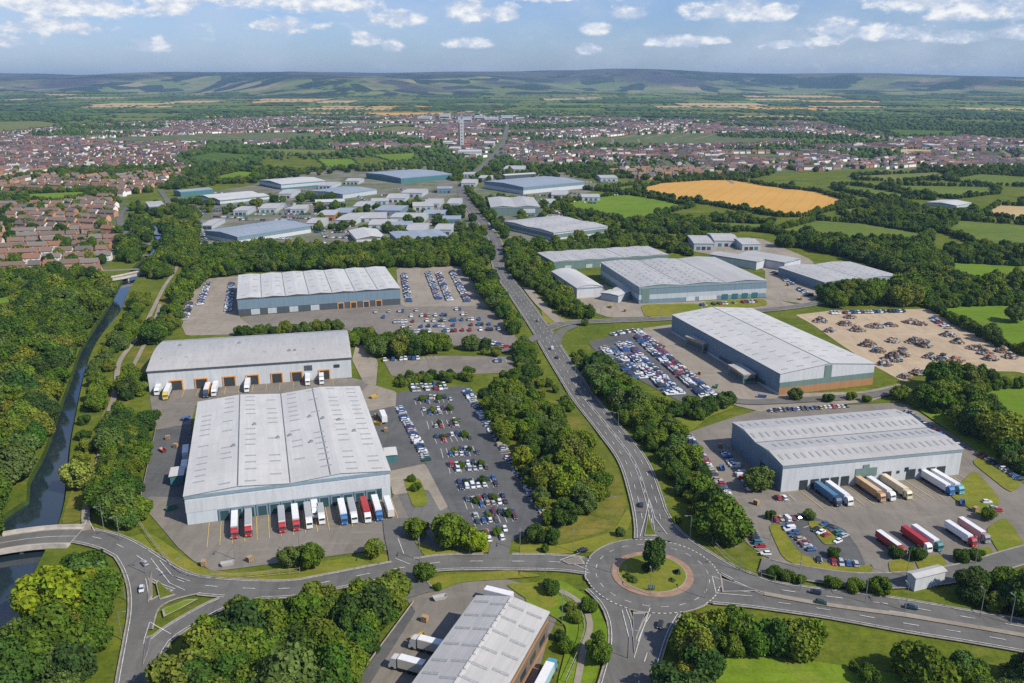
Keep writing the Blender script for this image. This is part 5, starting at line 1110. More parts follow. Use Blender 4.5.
wood('small trees on the warehouse verge', [(280,590),(300,575),(330,572),(372,566),(372,574),(300,588)], 7, 6, 8, .5)
wood('big wood behind the scrapyard', [(770,246),(800,240),(860,246),(905,252),(932,252),(942,262),(940,285),(1060,292),(1060,305),(940,306),(880,306),(835,308),(808,306),(828,296),(905,290),(908,282),(862,262),(812,250)], 8.6, 8, 13, .96)
wood('hedgerow wood between meadow and ponds', [(636,232),(672,226),(716,216),(742,215),(758,226),(770,240),(760,246),(720,240),(680,246),(640,247)], 9, 5, 9, .6, clump=-1.0)
wood('wood at the wheat field edge', [(838,214),(850,206),(880,202),(905,206),(930,212),(940,232),(925,238),(880,226)], 10, 6, 11, .75)
wood('trees by the straw field', [(930,214),(960,212),(990,214),(975,224),(950,226)], 11, 6, 11, .6)
wood('hedge trees at the far right fields', [(945,250),(1000,248),(1060,252),(1060,262),(950,260)], 9, 6, 10, .7)
wood('canal trees below the small bridge road', [(150,280),(145,258),(150,240),(165,222),(185,232),(200,250),(190,262),(172,278)], 8.5, 7, 12, .85)
wood('trees along the brick estate edge', [(118,262),(130,240),(128,228),(150,222),(152,236),(140,258),(128,276)], 9, 7, 11, .75)
wood('trees in front of the brick estate', [(-40,286),(0,276),(60,276),(110,276),(92,283),(50,284),(-40,290)], 9, 7, 12, .75)
wood('trees on the business park edge', [(180,216),(200,212),(196,246),(176,240),(165,222)], 9, 6, 10, .7)
wood('roadside trees by the far bend', [(456,200),(468,190),(476,200),(490,214),(500,230),(508,240),(496,236),(478,222)], 9, 6, 9, .6)
wood('trees left of the far bend', [(452,240),(470,236),(486,246),(488,256),(456,252)], 9, 6, 10, .8)
for ph, pts, h in [('roundabout', [(653,575,9.5)], 0), ('pick', [(62,620,14.5),(80,487,9.5),(452,545,9.5),(474,552,7),(417,537,6),(291,566,6),(312,566,6.8),(375,557,5.5),(425,581,5.2),(438,590,2),(651,592,1.6),(757,490,8.2),(1014,322,11),(773,578,3.6),(786,581,3.4),(798,584,3),(832,588,3.4),(853,592,4),(879,594,5.2),
     (833,478+80,3.2),(895,558,3.8),(916,560,4),(961,562,3.8),(975,560,3.4),(988,520,4.2),(795,400,5.5),(828,402,3.8),(851,400,3.8),(866,402,3.2),(809,519,3.2),(770,519,3),(588,612,4),(598,662,6.5),(552,594,3.8),(576,622,3.2),(567,652,3.4),(704,270,3),(611,296,5.5),(416,491,3),(412,482,2.6)], 0)]:
    for (u, v, hh) in pts:
        x, y = G(u, v); TREES.append((x, y, hh, 3 if hh > 4 else 2, ph, {62:(2.6,1.9,.8), 80:(1.9,1.55,3.0), 474:(2.4,1.9,.8)}.get(u, (1.1,1.05,1))))
# shrubs round the roundabout tree
for u, v, hh in [(628,580,1.2),(633,584,1.3),(677,576,1.1),(672,584,1),(651,572,1.8),(655,571,2.0),(647,573,1.7),(548,588,1.5),(571,612,1.6),(600,640,1.4),(560,640,1.5),(620,536,1.6),(545,552,1.4),(677,523,1.5)]:
    x, y = G(u, v); TREES.append((x, y, hh, 10, 'shrub', (.8,.8,.8)))
# small trees in the big car park
for p0, p1, oc, nm in bands:
    for f in (.25, .7):
        u = p0[0]+(p1[0]-p0[0])*(f+random.uniform(-.1,.1)); v = p0[1]+(p1[1]-p0[1])*f; x, y = G(u, v); TREES.append((x, y, random.uniform(1.0,1.7), 10, 'carpark', (1.3,1.25,1)))
# field hedges
def hedge_lines():
    r = random.Random(77)
    for fi, (f, _m) in enumerate(fields):
        n = len(f)
        for i in range(n):
            a = Vector(f[i]); b = Vector(f[(i+1) % n]); L = (b-a).length; y = (a.y+b.y)/2
            if y < 330 or y > 4200: continue
            sp = 4.2 if y < 1100 else 5.5 if y < 2000 else 10; d = (b-a)/max(L, 1); nn = Vector((d.y, -d.x)); t = 0
            while t < L:
                p = a+d*t; big = r.random() < .07
                TREES.append((p.x+r.uniform(-1.5,1.5), p.y+r.uniform(-1.5,1.5), (r.uniform(6,9) if big else r.uniform(2,3.6)) if y < 1100 else (r.uniform(2.2,3.8) if y < 2000 else r.uniform(3,7)), r.randrange(7) if big or y > 2000 else 10+r.randrange(2), 'hedge', (.95,1,1))); t += sp*r.uniform(.6,1.3)
hedge_lines()

# ================================================================== SUBURBS
SUB = [GP(p) for p in [[(-80,268),(-80,205),(0,204),(60,204),(110,198),(128,200),(128,222),(122,240),(112,262),(100,276),(40,276)],
   [(-120,200),(-120,134),(0,134),(60,128),(150,122),(250,119),(300,117),(400,117),(470,114),(560,118),(640,119),(720,121),(800,123),(880,130),(1000,140),(1100,142),(1100,172),(1024,170),(950,168),(860,170),(800,172),(740,176),(640,180),(600,170),(560,166),(530,166),(510,158),(490,160),(470,160),(445,148),(350,150),(250,147),(225,152),(190,160),(178,182),(150,190),(122,198),(108,190),(20,192)]]]
SUBHOLE = [GP(p) for p in [[(16,192),(24,204),(60,206),(108,198),(108,190),(60,189)], [(215,148),(262,148),(262,166),(180,166),(175,157)], [(395,139),(455,140),(440,147),(400,146)], [(60,127),(180,126),(150,131),(60,134)],
   [(820,120),(1030,124),(1030,134),(900,140),(860,134)], [(500,126),(600,124),(620,128),(510,132)], [(780,138),(840,135),(900,140),(870,146),(800,146)], [(280,140),(350,136),(420,138),(380,144),(300,146)]]]
for k, s in enumerate(SUB): sheet('suburb_ground', s, .006+.004*k, SUBURB)
for k, s in enumerate(SUBHOLE): sheet('parkland', s, .05+.006*k, FIELD_G[(0,3,2)[k % 3]])
def house_mesh(var):
    r = random.Random(var); L, D, h, rs = [(12,6.8,4.5,2.4),(7.8,7,4.5,2.5),(19,6.6,4.5,2.2),(9.6,7,4.5,2.8)][var]
    wall = MB().prism([(-D/2,0),(-D/2,h),(0,h+rs),(D/2,h),(D/2,0)], -L/2, L/2, 'x').mesh('wall', BRICKM)
    up = [(-D/2-.45,h-.15),(0,h+rs+.2),(D/2+.45,h-.15)]
    rf = MB().prism(up+[(p,z-.2) for p,z in reversed(up)], -L/2-.3, L/2+.3, 'x').mesh('roof', ROOFM)
    ch = MB().box(-.5,.5,-.35,.35,0,1.5).cyl(-.2,0,1.5,1.9,.12,.12,6).cyl(.2,0,1.5,1.9,.12,.12,6).mesh('chimney', C_BRICK)
    return wall, rf, ch, L, D, h, rs
HM = [house_mesh(i) for i in range(4)]; HWIN = MB().box(-.7,.7,-.05,.05,-.6,.6).mesh('house_window', mat_flat('white_framed_glass', (.35,.38,.40), .3)); HDOOR = MB().box(-.5,.5,-.05,.05,0,2.1).mesh('house_door', mat_flat('painted_front_door', (.35,.35,.33)))
HOUSES = []; STREETS = []
def suburbs():
    r = random.Random(4); cell = 190
    gx = range(-3400, 3600, cell); gy = range(480, 4300, cell)
    for cx in gx:
        for cy in gy:
            if not (abs(cx) < .75*(cy+400)): continue
            a = r.choice([0, .15, -.2, 1.2, 1.57, .5, -.6, .9])+r.uniform(-.1,.1); c, s = math.cos(a), math.sin(a); seed = r.random(); rowsp = 27 if cy < 1100 else 30
            n = int(cell/rowsp)
            for j in range(n+1):
                yy = -cell/2+j*rowsp; xx = -cell/2; st = []
                if j % 2 == 0: STREETS.append((cx-c*cell/2-s*(yy+13.5), cy-s*cell/2+c*(yy+13.5), cx+c*cell/2-s*(yy+13.5), cy+s*cell/2+c*(yy+13.5)))
                while xx < cell/2:
                    v = r.choices([0,1,2,3],[5,3,1.2,2])[0]; L = HM[v][3]; xx += L/2+r.uniform(1.5,4)
                    if r.random() < .9: HOUSES.append((cx+c*xx-s*yy, cy+s*xx+c*yy, a+r.uniform(-.04,.04)+(math.pi if j % 2 else 0), v, seed))
                    xx += L/2
suburbs()
def belt(X, Y): return np.sin(X/97+1)+np.sin(Y/71+2)+np.sin((X+1.3*Y)/131)+np.sin((X-Y)/53)*.7
def place_houses():
    X = np.array([h[0] for h in HOUSES]); Y = np.array([h[1] for h in HOUSES]); ok = np.zeros(len(X), bool)
    for s in SUB: ok |= inpoly(X, Y, s)
    for s in SUBHOLE: ok &= ~inpoly(X, Y, s)
    for f, _ in fields: ok &= ~inpoly(X, Y, f)
    for f in FOOT: ok &= ~inpoly(X, Y, f)
    for (nm, ln, w, *_r) in roads:
        if ln[-1].y > 500: ok &= ~line_mask(X, Y, ln[::3]+[ln[-1]], w/2+7)
    ok &= ~inpoly(X, Y, RIV); u, v = PX(X, Y, 5.0); ok &= belt(X, Y) < np.where(Y < 1500, 2.2, 1.25)
    ok &= (u > -60) & (u < 1084) & (((np.sin(X/170+2)+np.sin(Y/120)+np.sin((X-Y)/210)) > -1.2) & (np.sin(X/61)+np.sin(Y/83+1)+np.sin((X+Y)/97) < 2.2) | (Y < 1500))
    # keep clear of each other
    idx = sorted(np.nonzero(ok)[0], key=lambda i: Y[i]); grid = {}; keep = []
    for i in idx:
        g = (int(X[i]//15), int(Y[i]//15)); bad = False
        for a in (-1,0,1):
            for b in (-1,0,1):
                for q in grid.get((g[0]+a, g[1]+b), ()):
                    if (X[i]-X[q])**2+(Y[i]-Y[q])**2 < (HM[HOUSES[i][3]][3]*.5+HM[HOUSES[q][3]][3]*.42)**2*.8: bad = True
        if not bad: grid.setdefault(g, []).append(i); keep.append(i)
    vis = [i for i in keep if -10 < u[i] < 1034]; near = vis[:292]; ns = set(near)
    RC = [(.16,.115,.09),(.20,.125,.10),(.24,.12,.08),(.18,.155,.14),(.12,.11,.105),(.28,.15,.09)]; RN = ['brown','reddish brown','terracotta','grey brown','dark grey','orange tiled']
    WC = [(.44,.22,.13),(.52,.30,.18),(.36,.19,.13),(.74,.68,.58),(.72,.71,.68),(.30,.17,.12)]; WN = ['orange brick','pale orange brick','red brick','cream','white','dark brick']
    rr = random.Random(9); size = ['semi','small house','terrace','detached house']
    bandk = 30; near.sort(key=lambda i: Y[i])
    lab = {}
    for b in range(0, len(near), bandk):
        for k, i in enumerate(sorted(near[b:b+bandk], key=lambda i: u[i])): lab[i] = (b//bandk+1, k+1)
    for i in near:
        v_ = HOUSES[i][3]; wall, rf, ch, L, D, h, rs = HM[v_]; ri = rr.choices(range(6),[5,4,2,4,3,1])[0]; wi = rr.choices(range(6),[4,4,2,3,4,1])[0]
        b, k = lab[i]; t = thing('house', f'{WN[wi]} {size[v_]}, {RN[ri]} roof, {ordn(k)} from left, estate row {ordn(b)}', 'house', (X[i], Y[i], 0), HOUSES[i][2], 'houses of the brick estates')
        link('wall', wall, t, color=WC[wi]); ro = link('roof', rf, t, color=RC[ri]); link('chimney', ch, ro, (L*.3, 0, h+rs-.3))
        if Y[i] < 900:
            for sx in (-.32, .32):
                for z in (1.3, 3.4):
                    for sy in (-1, 1): link('window', HWIN, t, (sx*L, sy*(D/2+.03), z))
            link('door', HDOOR, t, (L*.08, -D/2-.03, .02)); link('door', HDOOR, t, (L*.08, D/2+.03, .02))
    far = [i for i in keep if i not in ns]
    V = []; Fq = []; M = []; n0 = 0
    wF = np.array([(0,1,2,3),(1,4,5,2),(4,6,7,5),(6,0,3,7)]); 
    for i in far:
        _w, _r, _c, L, D, h, rs = HM[HOUSES[i][3]]; a = HOUSES[i][2]; l, d = L/2, D/2
        T = np.array([(-l,-d,0),(l,-d,0),(l,-d,h),(-l,-d,h),(l,d,0),(l,d,h),(-l,d,0),(-l,d,h),(-l,0,h+rs-.02),(l,0,h+rs-.02),   (-l-.3,-d-.4,h-.1),(l+.3,-d-.4,h-.1),(l+.3,0,h+rs+.2),(-l-.3,0,h+rs+.2),(l+.3,d+.4,h-.1),(-l-.3,d+.4,h-.1)])
        R = np.array([[math.cos(a), math.sin(a), 0], [-math.sin(a), math.cos(a), 0], [0, 0, 1]]); V.append(T@R+np.array([X[i], Y[i], 0]))
        Fq.append(np.array([(0,1,2,3),(1,4,5,2),(4,6,7,5),(6,0,3,7),(3,8,7,7),(2,5,9,9),(10,11,12,13),(13,12,14,15)])+n0); n0 += 16; M += [0]*6+[1]*2
    Fq = np.concatenate(Fq); tri = Fq[:, 2] == Fq[:, 3]; M = np.array(M)
    n = NB('distant_brick'); g = n.new('ShaderNodeNewGeometry'); wm = n.fin(n.ramp(g.outputs['Random Per Island'], [(0,(.36,.19,.13)),(.18,(.80,.78,.74)),(.62,(.42,.26,.19)),(.72,(.72,.66,.58)),(.92,(.26,.15,.12))], 'CONSTANT'), .9, .2)
    n = NB('distant_tiles'); g = n.new('ShaderNodeNewGeometry'); rm = n.fin(n.ramp(g.outputs['Random Per Island'], [(0,(.12,.075,.07)),(.2,(.17,.085,.075)),(.36,(.085,.075,.08)),(.56,(.07,.06,.065)),(.72,(.22,.11,.085)),(.80,(.15,.12,.12)),(.93,(.42,.40,.38))], 'CONSTANT'), .85, .2)
    tag(link('distant_houses', mesh_np('distant_houses', np.concatenate(V), [Fq[~tri], Fq[tri][:, :3]], [wm, rm], np.concatenate([M[~tri], M[tri]]))), kind='stuff')
    print('houses', len(near), len(far))
    # streets
    S = []; Fs = []
    for (x0, y0, x1, y1) in STREETS:
        mx, my = (x0+x1)/2, (y0+y1)/2
        if not any(inpoly([mx], [my], s)[0] for s in SUB) or any(inpoly([mx], [my], s)[0] for s in SUBHOLE): continue
        uu, vv = PX(mx, my); 
        if not -80 < uu < 1100: continue
        d = Vector((x1-x0, y1-y0)).normalized(); q = Vector((-d.y, d.x))*2.6; k = len(S)
        z = .022+.004*(len(S)//4 % 5); S += [(x0+q.x,y0+q.y,z),(x0-q.x,y0-q.y,z),(x1-q.x,y1-q.y,z),(x1+q.x,y1+q.y,z)]; Fs.append((k,k+1,k+2,k+3))
    struct('residential_streets', mesh_np('residential_streets', np.array(S), np.array(Fs), [YARD]))
    return X[keep], Y[keep]
HXY = place_houses()
def garden_trees():
    r = np.random.default_rng(8)
    X, Y = HXY; X = np.r_[X, X]; Y = np.r_[Y, Y]; k = r.random(len(X)) < .55
    for x, y in zip(X[k], Y[k]):
        a = r.uniform(0, 6.28); d = r.uniform(9, 15); TREES.append((x+d*math.cos(a), y+d*math.sin(a), r.uniform(4, 9), int(r.integers(7)), 'garden', (.9,.95,1)))
    for k, s in enumerate(SUBHOLE):
        if k: wood('suburb', None, 14 if k < 2 else 22, 7, 12, .7, wpoly=s, clump=-.9)
garden_trees()
# everything between fields, houses and works that is left over: woodland and hedges
def filler():
    r = np.random.default_rng(12)
    for (y0, y1, sp, h0, h1, dens, th) in ((640, 1500, 11, 5, 9, .8, .65), (1500, 2600, 17, 6, 11, .8, .1), (2600, 4300, 30, 9, 15, .8, -.2)):
        ny = int((y1-y0)/sp); 
        for j in range(ny):
            y = y0+(j+.5)*sp; w = .66*(y+100); nx = int(2*w/sp); X = -w+(np.arange(nx)+r.uniform(.1,.9,nx))*sp; Y = y+r.uniform(-.45,.45,nx)*sp
            f = belt(X, Y)
            ok = (f > np.where(X < 0, th-(.5 if y < 1150 else 1.2), th+(.5 if y < 1150 else 0))) & (r.random(nx) < dens)
            insub = np.zeros(nx, bool)
            for s in SUB: insub |= inpoly(X, Y, s)
            ok &= ~insub | ((f > (1.3 if y > 1500 else 2.2)) & insub)
            for nm, yp, *_q in yards: ok &= ~inpoly(X, Y, yp) | (('business' in nm) & (r.random(nx) < .5))
            ok &= ~blocked(X, Y, 3); ok &= Y > 640
            for x, y_ in zip(X[ok], Y[ok]): TREES.append((x, y_, r.uniform(h0, h1), int(r.integers(7)), 'filler', (1,1,1)))
filler()

def place_trees():
    X = np.array([t[0] for t in TREES]); Y = np.array([t[1] for t in TREES]); Hh = np.array([t[2] for t in TREES])
    bl = np.zeros(len(X), bool)
    for f in FOOT: bl |= inpoly(X, Y, f)
    for k, (nm, ln, w, *_r) in enumerate(roads): bl |= line_mask(X, Y, ln[::2]+[ln[-1]], w/2+.6)
    keepf = np.array([t[4] in ('roundabout', 'pick', 'shrub', 'carpark') for t in TREES]); bl &= ~keepf
    u0, v0 = PX(X, Y, 0.0); u1, v1 = PX(X, Y, Hh*.6); s = Hh*F/Y
    vis = ~bl & (u1 > -s) & (u1 < 1024+s) & (v1 < 700+s) & (Y > 60)
    inside = vis & (u1 > 2) & (u1 < 1022) & (v1 < 678)
    order = [i for i in np.argsort(-s) if inside[i]]; near = order[:286]
    must = [i for i in np.nonzero(keepf & inside)[0] if TREES[i][4] in ('roundabout', 'pick')]; near = list(dict.fromkeys(must+near))[:292]; ns = set(near)
    byp = {}
    for i in near: byp.setdefault(TREES[i][4], []).append(i)
    SPECIAL = {62:'large bright yellow green tree beside the road bridge over the canal', 80:'silvery pale willow standing alone at the canal junction', 452:'large dark round tree at the exit of the big car park', 474:'small yellow green tree beside the large dark one', 1014:'lone oak with its shadow in the bright right hand field',
       757:'single round tree in the yard left of the double ridge warehouse', 598:'round tree on the worn verge below the roundabout'}
    for ph, L in byp.items():
        if ph == 'roundabout': labels = {L[0]: 'single tall tree on the roundabout island'}
        elif ph == 'pick':
            labels = {}; rest = []
            for i in L:
                k = [q for q in SPECIAL if abs(G(q, 0)[0]) >= 0 and abs(u0[i]-q) < 1.0]
                if k: labels[i] = SPECIAL[k[0]]
                else: rest.append(i)
            for n, i in enumerate(sorted(rest, key=lambda i: u0[i])): labels[i] = f'small planted verge tree, {ordn(n+1)} from left of the verge trees'
        else:
            labels = {}; L = sorted(L, key=lambda i: Y[i]); m = 10
            for b in range(0, len(L), m):
                for k, i in enumerate(sorted(L[b:b+m], key=lambda i: u0[i])):
                    nm = {'shrub': 'shrubs on the road verges', 'carpark': 'green bushes in the big car park', 'hedge': 'field hedge'}.get(ph, ph)
                    labels[i] = f'{ordn(k+1)} {"shrub" if TREES[i][3] >= 10 else "tree"} from left, {ordn(b//m+1)} row of the {nm}'
        for i in L:
            x, y, h, ci, _p, t = TREES[i]; bush = ci >= 10
            r = thing('shrub' if bush else 'broadleaf_tree', labels[i], 'shrub' if bush else 'tree', (x, y, .9 if ph in ('roundabout',) or (ph == 'shrub' and math.hypot(x-RB_C[0], y-RB_C[1]) < RB_IN) else .0), random.uniform(0, 6.28), ('planted trees on the verges' if ph == 'pick' else {'shrub':'shrubs on the road verges','carpark':'bushes in the big car park'}.get(ph, 'trees of the '+ph)) if ph != 'roundabout' else None)
            sc = h/(1.62 if not bush else 1.0); wd = sc*random.uniform(.85, 1.08)
            if bush: wd = sc*1.05
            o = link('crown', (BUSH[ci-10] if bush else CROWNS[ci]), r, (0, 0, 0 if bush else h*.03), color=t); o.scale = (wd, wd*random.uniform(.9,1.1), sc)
            if ph == 'roundabout': o.scale = (sc*.62, sc*.6, sc*.86); o.location = (0, 0, h*.2)
            if not bush: k = link('trunk', TRUNKS[ci % 2], r); k.scale = (sc, sc, sc*1.1)
    rest = [i for i in np.nonzero(vis)[0] if i not in ns]; mid = [i for i in rest if Y[i] < 1350]; far = [i for i in rest if Y[i] >= 1350]
    # middle distance: one object, the same crowns set out by geometry nodes
    me = bpy.data.meshes.new('woodland'); P = np.array([(X[i], Y[i], 0) for i in mid], np.float32); me.vertices.add(len(mid)); me.vertices.foreach_set('co', P.ravel())
    r = np.random.default_rng(5); sc = np.array([Hh[i]/(1.62 if TREES[i][3] < 10 else 1.0) for i in mid]); wd = sc*r.uniform(.88, 1.15, len(mid))
    S = np.c_[wd, wd, sc].astype(np.float32); R = np.c_[np.zeros(len(mid)), np.zeros(len(mid)), r.uniform(0, 6.28, len(mid))].astype(np.float32)
    a = me.attributes.new('tree_scale', 'FLOAT_VECTOR', 'POINT'); a.data.foreach_set('vector', S.ravel()); a = me.attributes.new('tree_rot', 'FLOAT_VECTOR', 'POINT'); a.data.foreach_set('vector', R.ravel())
    idx = np.array([(TREES[i][3] if TREES[i][3] < 10 else 7+(TREES[i][3]-10)) for i in mid], np.int32); a = me.attributes.new('tree_kind', 'INT', 'POINT'); a.data.foreach_set('value', idx)
    wo = tag(link('woodland', me), kind='stuff'); wo['label'] = 'woods, hedges and garden trees of the middle distance'
    nt = bpy.data.node_groups.new('set_out_trees', 'GeometryNodeTree'); nt.interface.new_socket('Geometry', in_out='INPUT', socket_type='NodeSocketGeometry'); nt.interface.new_socket('Geometry', in_out='OUTPUT', socket_type='NodeSocketGeometry')
    N = nt.nodes; L = nt.links; gi = N.new('NodeGroupInput'); go = N.new('NodeGroupOutput'); iop = N.new('GeometryNodeInstanceOnPoints'); g2i = N.new('GeometryNodeGeometryToInstance')
    first = {}
    for o in bpy.data.objects:
        if o.type == 'MESH' and o.name.startswith('crown') and o.data.name not in first: first[o.data.name] = o
    # crowns in order; each instance takes an existing tree's crown, reset to its own size
    def att(nm, ty):
        n = N.new('GeometryNodeInputNamedAttribute'); n.data_type = ty; n.inputs[0].default_value = nm; return n.outputs[0]
    srcs = []
    for k, m in enumerate(CROWNS+BUSH):
        o = first.get(m.name)
        if o is None: o = first[CROWNS[0].name]
        oi = N.new('GeometryNodeObjectInfo'); oi.transform_space = 'ORIGINAL'; oi.inputs['Object'].default_value = o; oi.inputs['As Instance'].default_value = False; srcs.append(oi.outputs['Geometry'])
        # pick the points of this kind
        cmp_ = N.new('FunctionNodeCompare'); cmp_.data_type = 'INT'; cmp_.operation = 'EQUAL'; L.new(att('tree_kind', 'INT'), cmp_.inputs[2]); cmp_.inputs[3].default_value = k
        ip = N.new('GeometryNodeInstanceOnPoints'); L.new(gi.outputs[0], ip.inputs['Points']); L.new(cmp_.outputs[0], ip.inputs['Selection']); L.new(oi.outputs['Geometry'], ip.inputs['Instance'])
        L.new(att('tree_rot', 'FLOAT_VECTOR'), ip.inputs['Rotation']); L.new(att('tree_scale', 'FLOAT_VECTOR'), ip.inputs['Scale']); srcs[-1] = ip.outputs[0]
    jn = N.new('GeometryNodeJoinGeometry')
    for q in srcs: L.new(q, jn.inputs[0])
    L.new(jn.outputs[0], go.inputs[0]); N.remove(iop); N.remove(g2i)
    md = wo.modifiers.new('trees', 'NODES'); md.node_group = nt
    # far distance: merged low crowns
    v, f = ICO2; V = []; Fq = []; r = np.random.default_rng(6); shapes = [v*(1+r.normal(scale=.13, size=(len(v), 1))) for _ in range(12)]
    v1_, f1_ = ICO1; sh1 = [v1_*(1+r.normal(scale=.15, size=(len(v1_), 1))) for _ in range(12)]; n0 = 0
    for i in far:
        h = Hh[i]; near_ = Y[i] < 1900; q, ff = (shapes[i % 12], f) if near_ else (sh1[i % 12], f1_); w = h*r.uniform(.40,.62)*(1 if Y[i] < 2600 else 1.5)
        V.append(q*np.array([w, w, h*.47])+np.array([X[i], Y[i], h*.42])); Fq.append(ff+n0); n0 += len(q)
    tag(link('distant_trees', mesh_np('distant_trees', np.concatenate(V), np.concatenate(Fq), [FAR_LEAF], smooth=False)), kind='stuff')
    print('trees near', len(near), 'mid', len(mid), 'far', len(far))
place_trees()

# ================================================================== FAR COUNTRY beyond the town
def far_country():
    ys = np.linspace(3300, 7200, 40); xs_ = np.linspace(-8000, 8000, 30); A_, B_ = np.meshgrid(xs_, ys); q_ = np.arange(30*40).reshape(40, 30)
    struct('rising_ground', mesh_np('rising_ground', np.c_[A_.ravel(), B_.ravel(), rise_z(B_.ravel())+.006], np.stack([q_[:-1,:-1], q_[:-1,1:], q_[1:,1:], q_[1:,:-1]], -1).reshape(-1, 4), [FIELD_G[0]], smooth=True))
    r = random.Random(31); rn = np.random.default_rng(31)
    y = 3350.0; fl = {k: ([], []) for k in range(6)}; mats = FIELD_G[:3]+[FIELD_G[3], STRAW, WHEAT]; TV = []; TF = []; n0 = 0; z = .012
    v1_, f1_ = ICO1; sh = [v1_*(1+rn.normal(scale=.18, size=(len(v1_), 1))) for _ in range(12)]
    blob = lambda x, y_, w, h: None
    while y < 6800:
        d = r.uniform(150, 330)*(y/3800); w = .68*y; x = -w
        while x < w:
            wd = r.uniform(180, 520); k = r.choices([0,1,2,3,4,5,6,7],[3,1.4,4,1.2,1.8,.5,3.6,1.6])[0]; u, v = PX(x+wd/2, y+d/2)
            sk = r.uniform(-30, 30); q = [(x+8+sk, y+8), (x+wd-8+r.uniform(-30,30), y+8+r.uniform(-20,20)), (x+wd-8+r.uniform(-30,30), y+d-8), (x+8+r.uniform(-30,30), y+d-8+r.uniform(-20,20))]
            if k < 6:
                V, Fc = fl[k]; m = len(V); V += [(a, b, z) for a, b in q]; Fc.append((m, m+1, m+2, m+3))
                pts = []
                for t in np.arange(0, wd, 38): pts.append((x+t, y)); 
                for t in np.arange(0, d, 45): pts.append((x, y+t))
                hh = (3, 6); ww = (8, 15)
            elif k == 6: pts = [(x+a, y+b) for a in np.arange(0, wd, 46) for b in np.arange(0, d, 46)]; hh = (7, 11); ww = (24, 36)
            else: pts = [(x+rn.uniform(0, wd), y+rn.uniform(0, d)) for _ in range(14)]; hh = (4, 9); ww = (8, 16)
            for a, b in pts:
                if r.random() < .12: continue
                W_ = r.uniform(*ww); H_ = r.uniform(*hh); TV.append(sh[n0 % 12]*np.array([W_, W_, H_*.55])+np.array([a+r.uniform(-9,9), b+r.uniform(-9,9), H_*.4+float(rise_z(b))])); TF.append(f1_+n0*len(v1_)); n0 += 1
            x += wd
        y += d
    for k, (V, Fc) in fl.items():
        if V: tag(link('distant_fields', mesh_np('distant_fields', np.array(V)+np.c_[np.zeros(len(V)), np.zeros(len(V)), rise_z(np.array(V)[:, 1])+.8+.02*k], np.array(Fc), [mats[k]])), kind='structure')
    tag(link('distant_woods', mesh_np('distant_woods', np.concatenate(TV), np.concatenate(TF), [FAR_LEAF])), kind='stuff')
    print('far blobs', n0)
far_country()

# ================================================================== SCRAPYARD AND SMALL THINGS
def scrapyard():
    n = NB('mixed_scrap'); g = n.new('ShaderNodeNewGeometry'); c = n.ramp(g.outputs['Random Per Island'], [(0,(.20,.13,.09)),(.14,(.10,.09,.085)),(.28,(.38,.36,.33)),(.44,(.26,.16,.10)),(.56,(.06,.13,.20)),(.68,(.35,.25,.16)),(.78,(.45,.45,.44)),(.88,(.04,.05,.045)),(.95,(.42,.16,.05))], 'CONSTANT')
    m = n.fin(c, .8, .3); r = random.Random(14)
    spots = [(846,325,10,3),(857,331,9,3.5),(875,327,12,2),(890,326,8,2.2),(912,323,11,2.6),(921,325,7,2),(868,346,10,4),(878,352,8,3),(893,342,9,2.4),(915,343,12,4),(925,347,7,4),(893,360,14,5),(902,356,10,5.5),(884,365,9,3),(930,358,8,2.4),(948,336,9,3),(958,343,8,3),(942,360,12,3),(956,361,10,2.5),(976,349,12,2.5),(985,354,10,2),
        (990,360,9,3),(1003,352,9,3),(1010,358,8,3.2),(820,322,9,3),(830,332,6,2.5),(918,374,9,3),(975,372,8,2.5),(905,378,7,2.5),(850,318,7,2)]
    for i, (u, v, w, h) in enumerate(sorted(spots)):
        x, y = G(u, v); s = y/F; W = w*s*.75; mb = MB()
        for k in range(int(60+w*9)):
            a = r.uniform(0, 6.28); q = r.random()**.6; px_, py_ = math.cos(a)*q*W, math.sin(a)*q*W*.75; z = max(0, h*(1-q)*r.uniform(.2,1)); L_, B_, T_ = r.uniform(.3,1.5), r.uniform(.25,.9), r.uniform(.15,.6); c_, s_ = math.cos(a*3), math.sin(a*3)
            V = [(px_+c_*l-s_*b_, py_+s_*l+c_*b_, z+t+l*r.uniform(-.25,.25)) for t in (0, T_) for l, b_ in ((-L_,-B_),(L_,-B_),(L_,B_),(-L_,B_))]
            mb.add(V, [(0,3,2,1),(4,5,6,7),(0,1,5,4),(1,2,6,5),(2,3,7,6),(3,0,4,7)])
        mb.cyl(0, 0, 0, h*.55, W*.75, W*.2, 10)
        t = link('scrap_heap', mb.mesh('scrap_heap', m), None, (x, y, .2)); tag(t, f'{"tall" if h >= 4 else "low"} heap of mixed scrap, {ordn(i+1)} from left in the scrapyard', 'scrap heap', 'scrap heaps in the pale yard')
scrapyard()
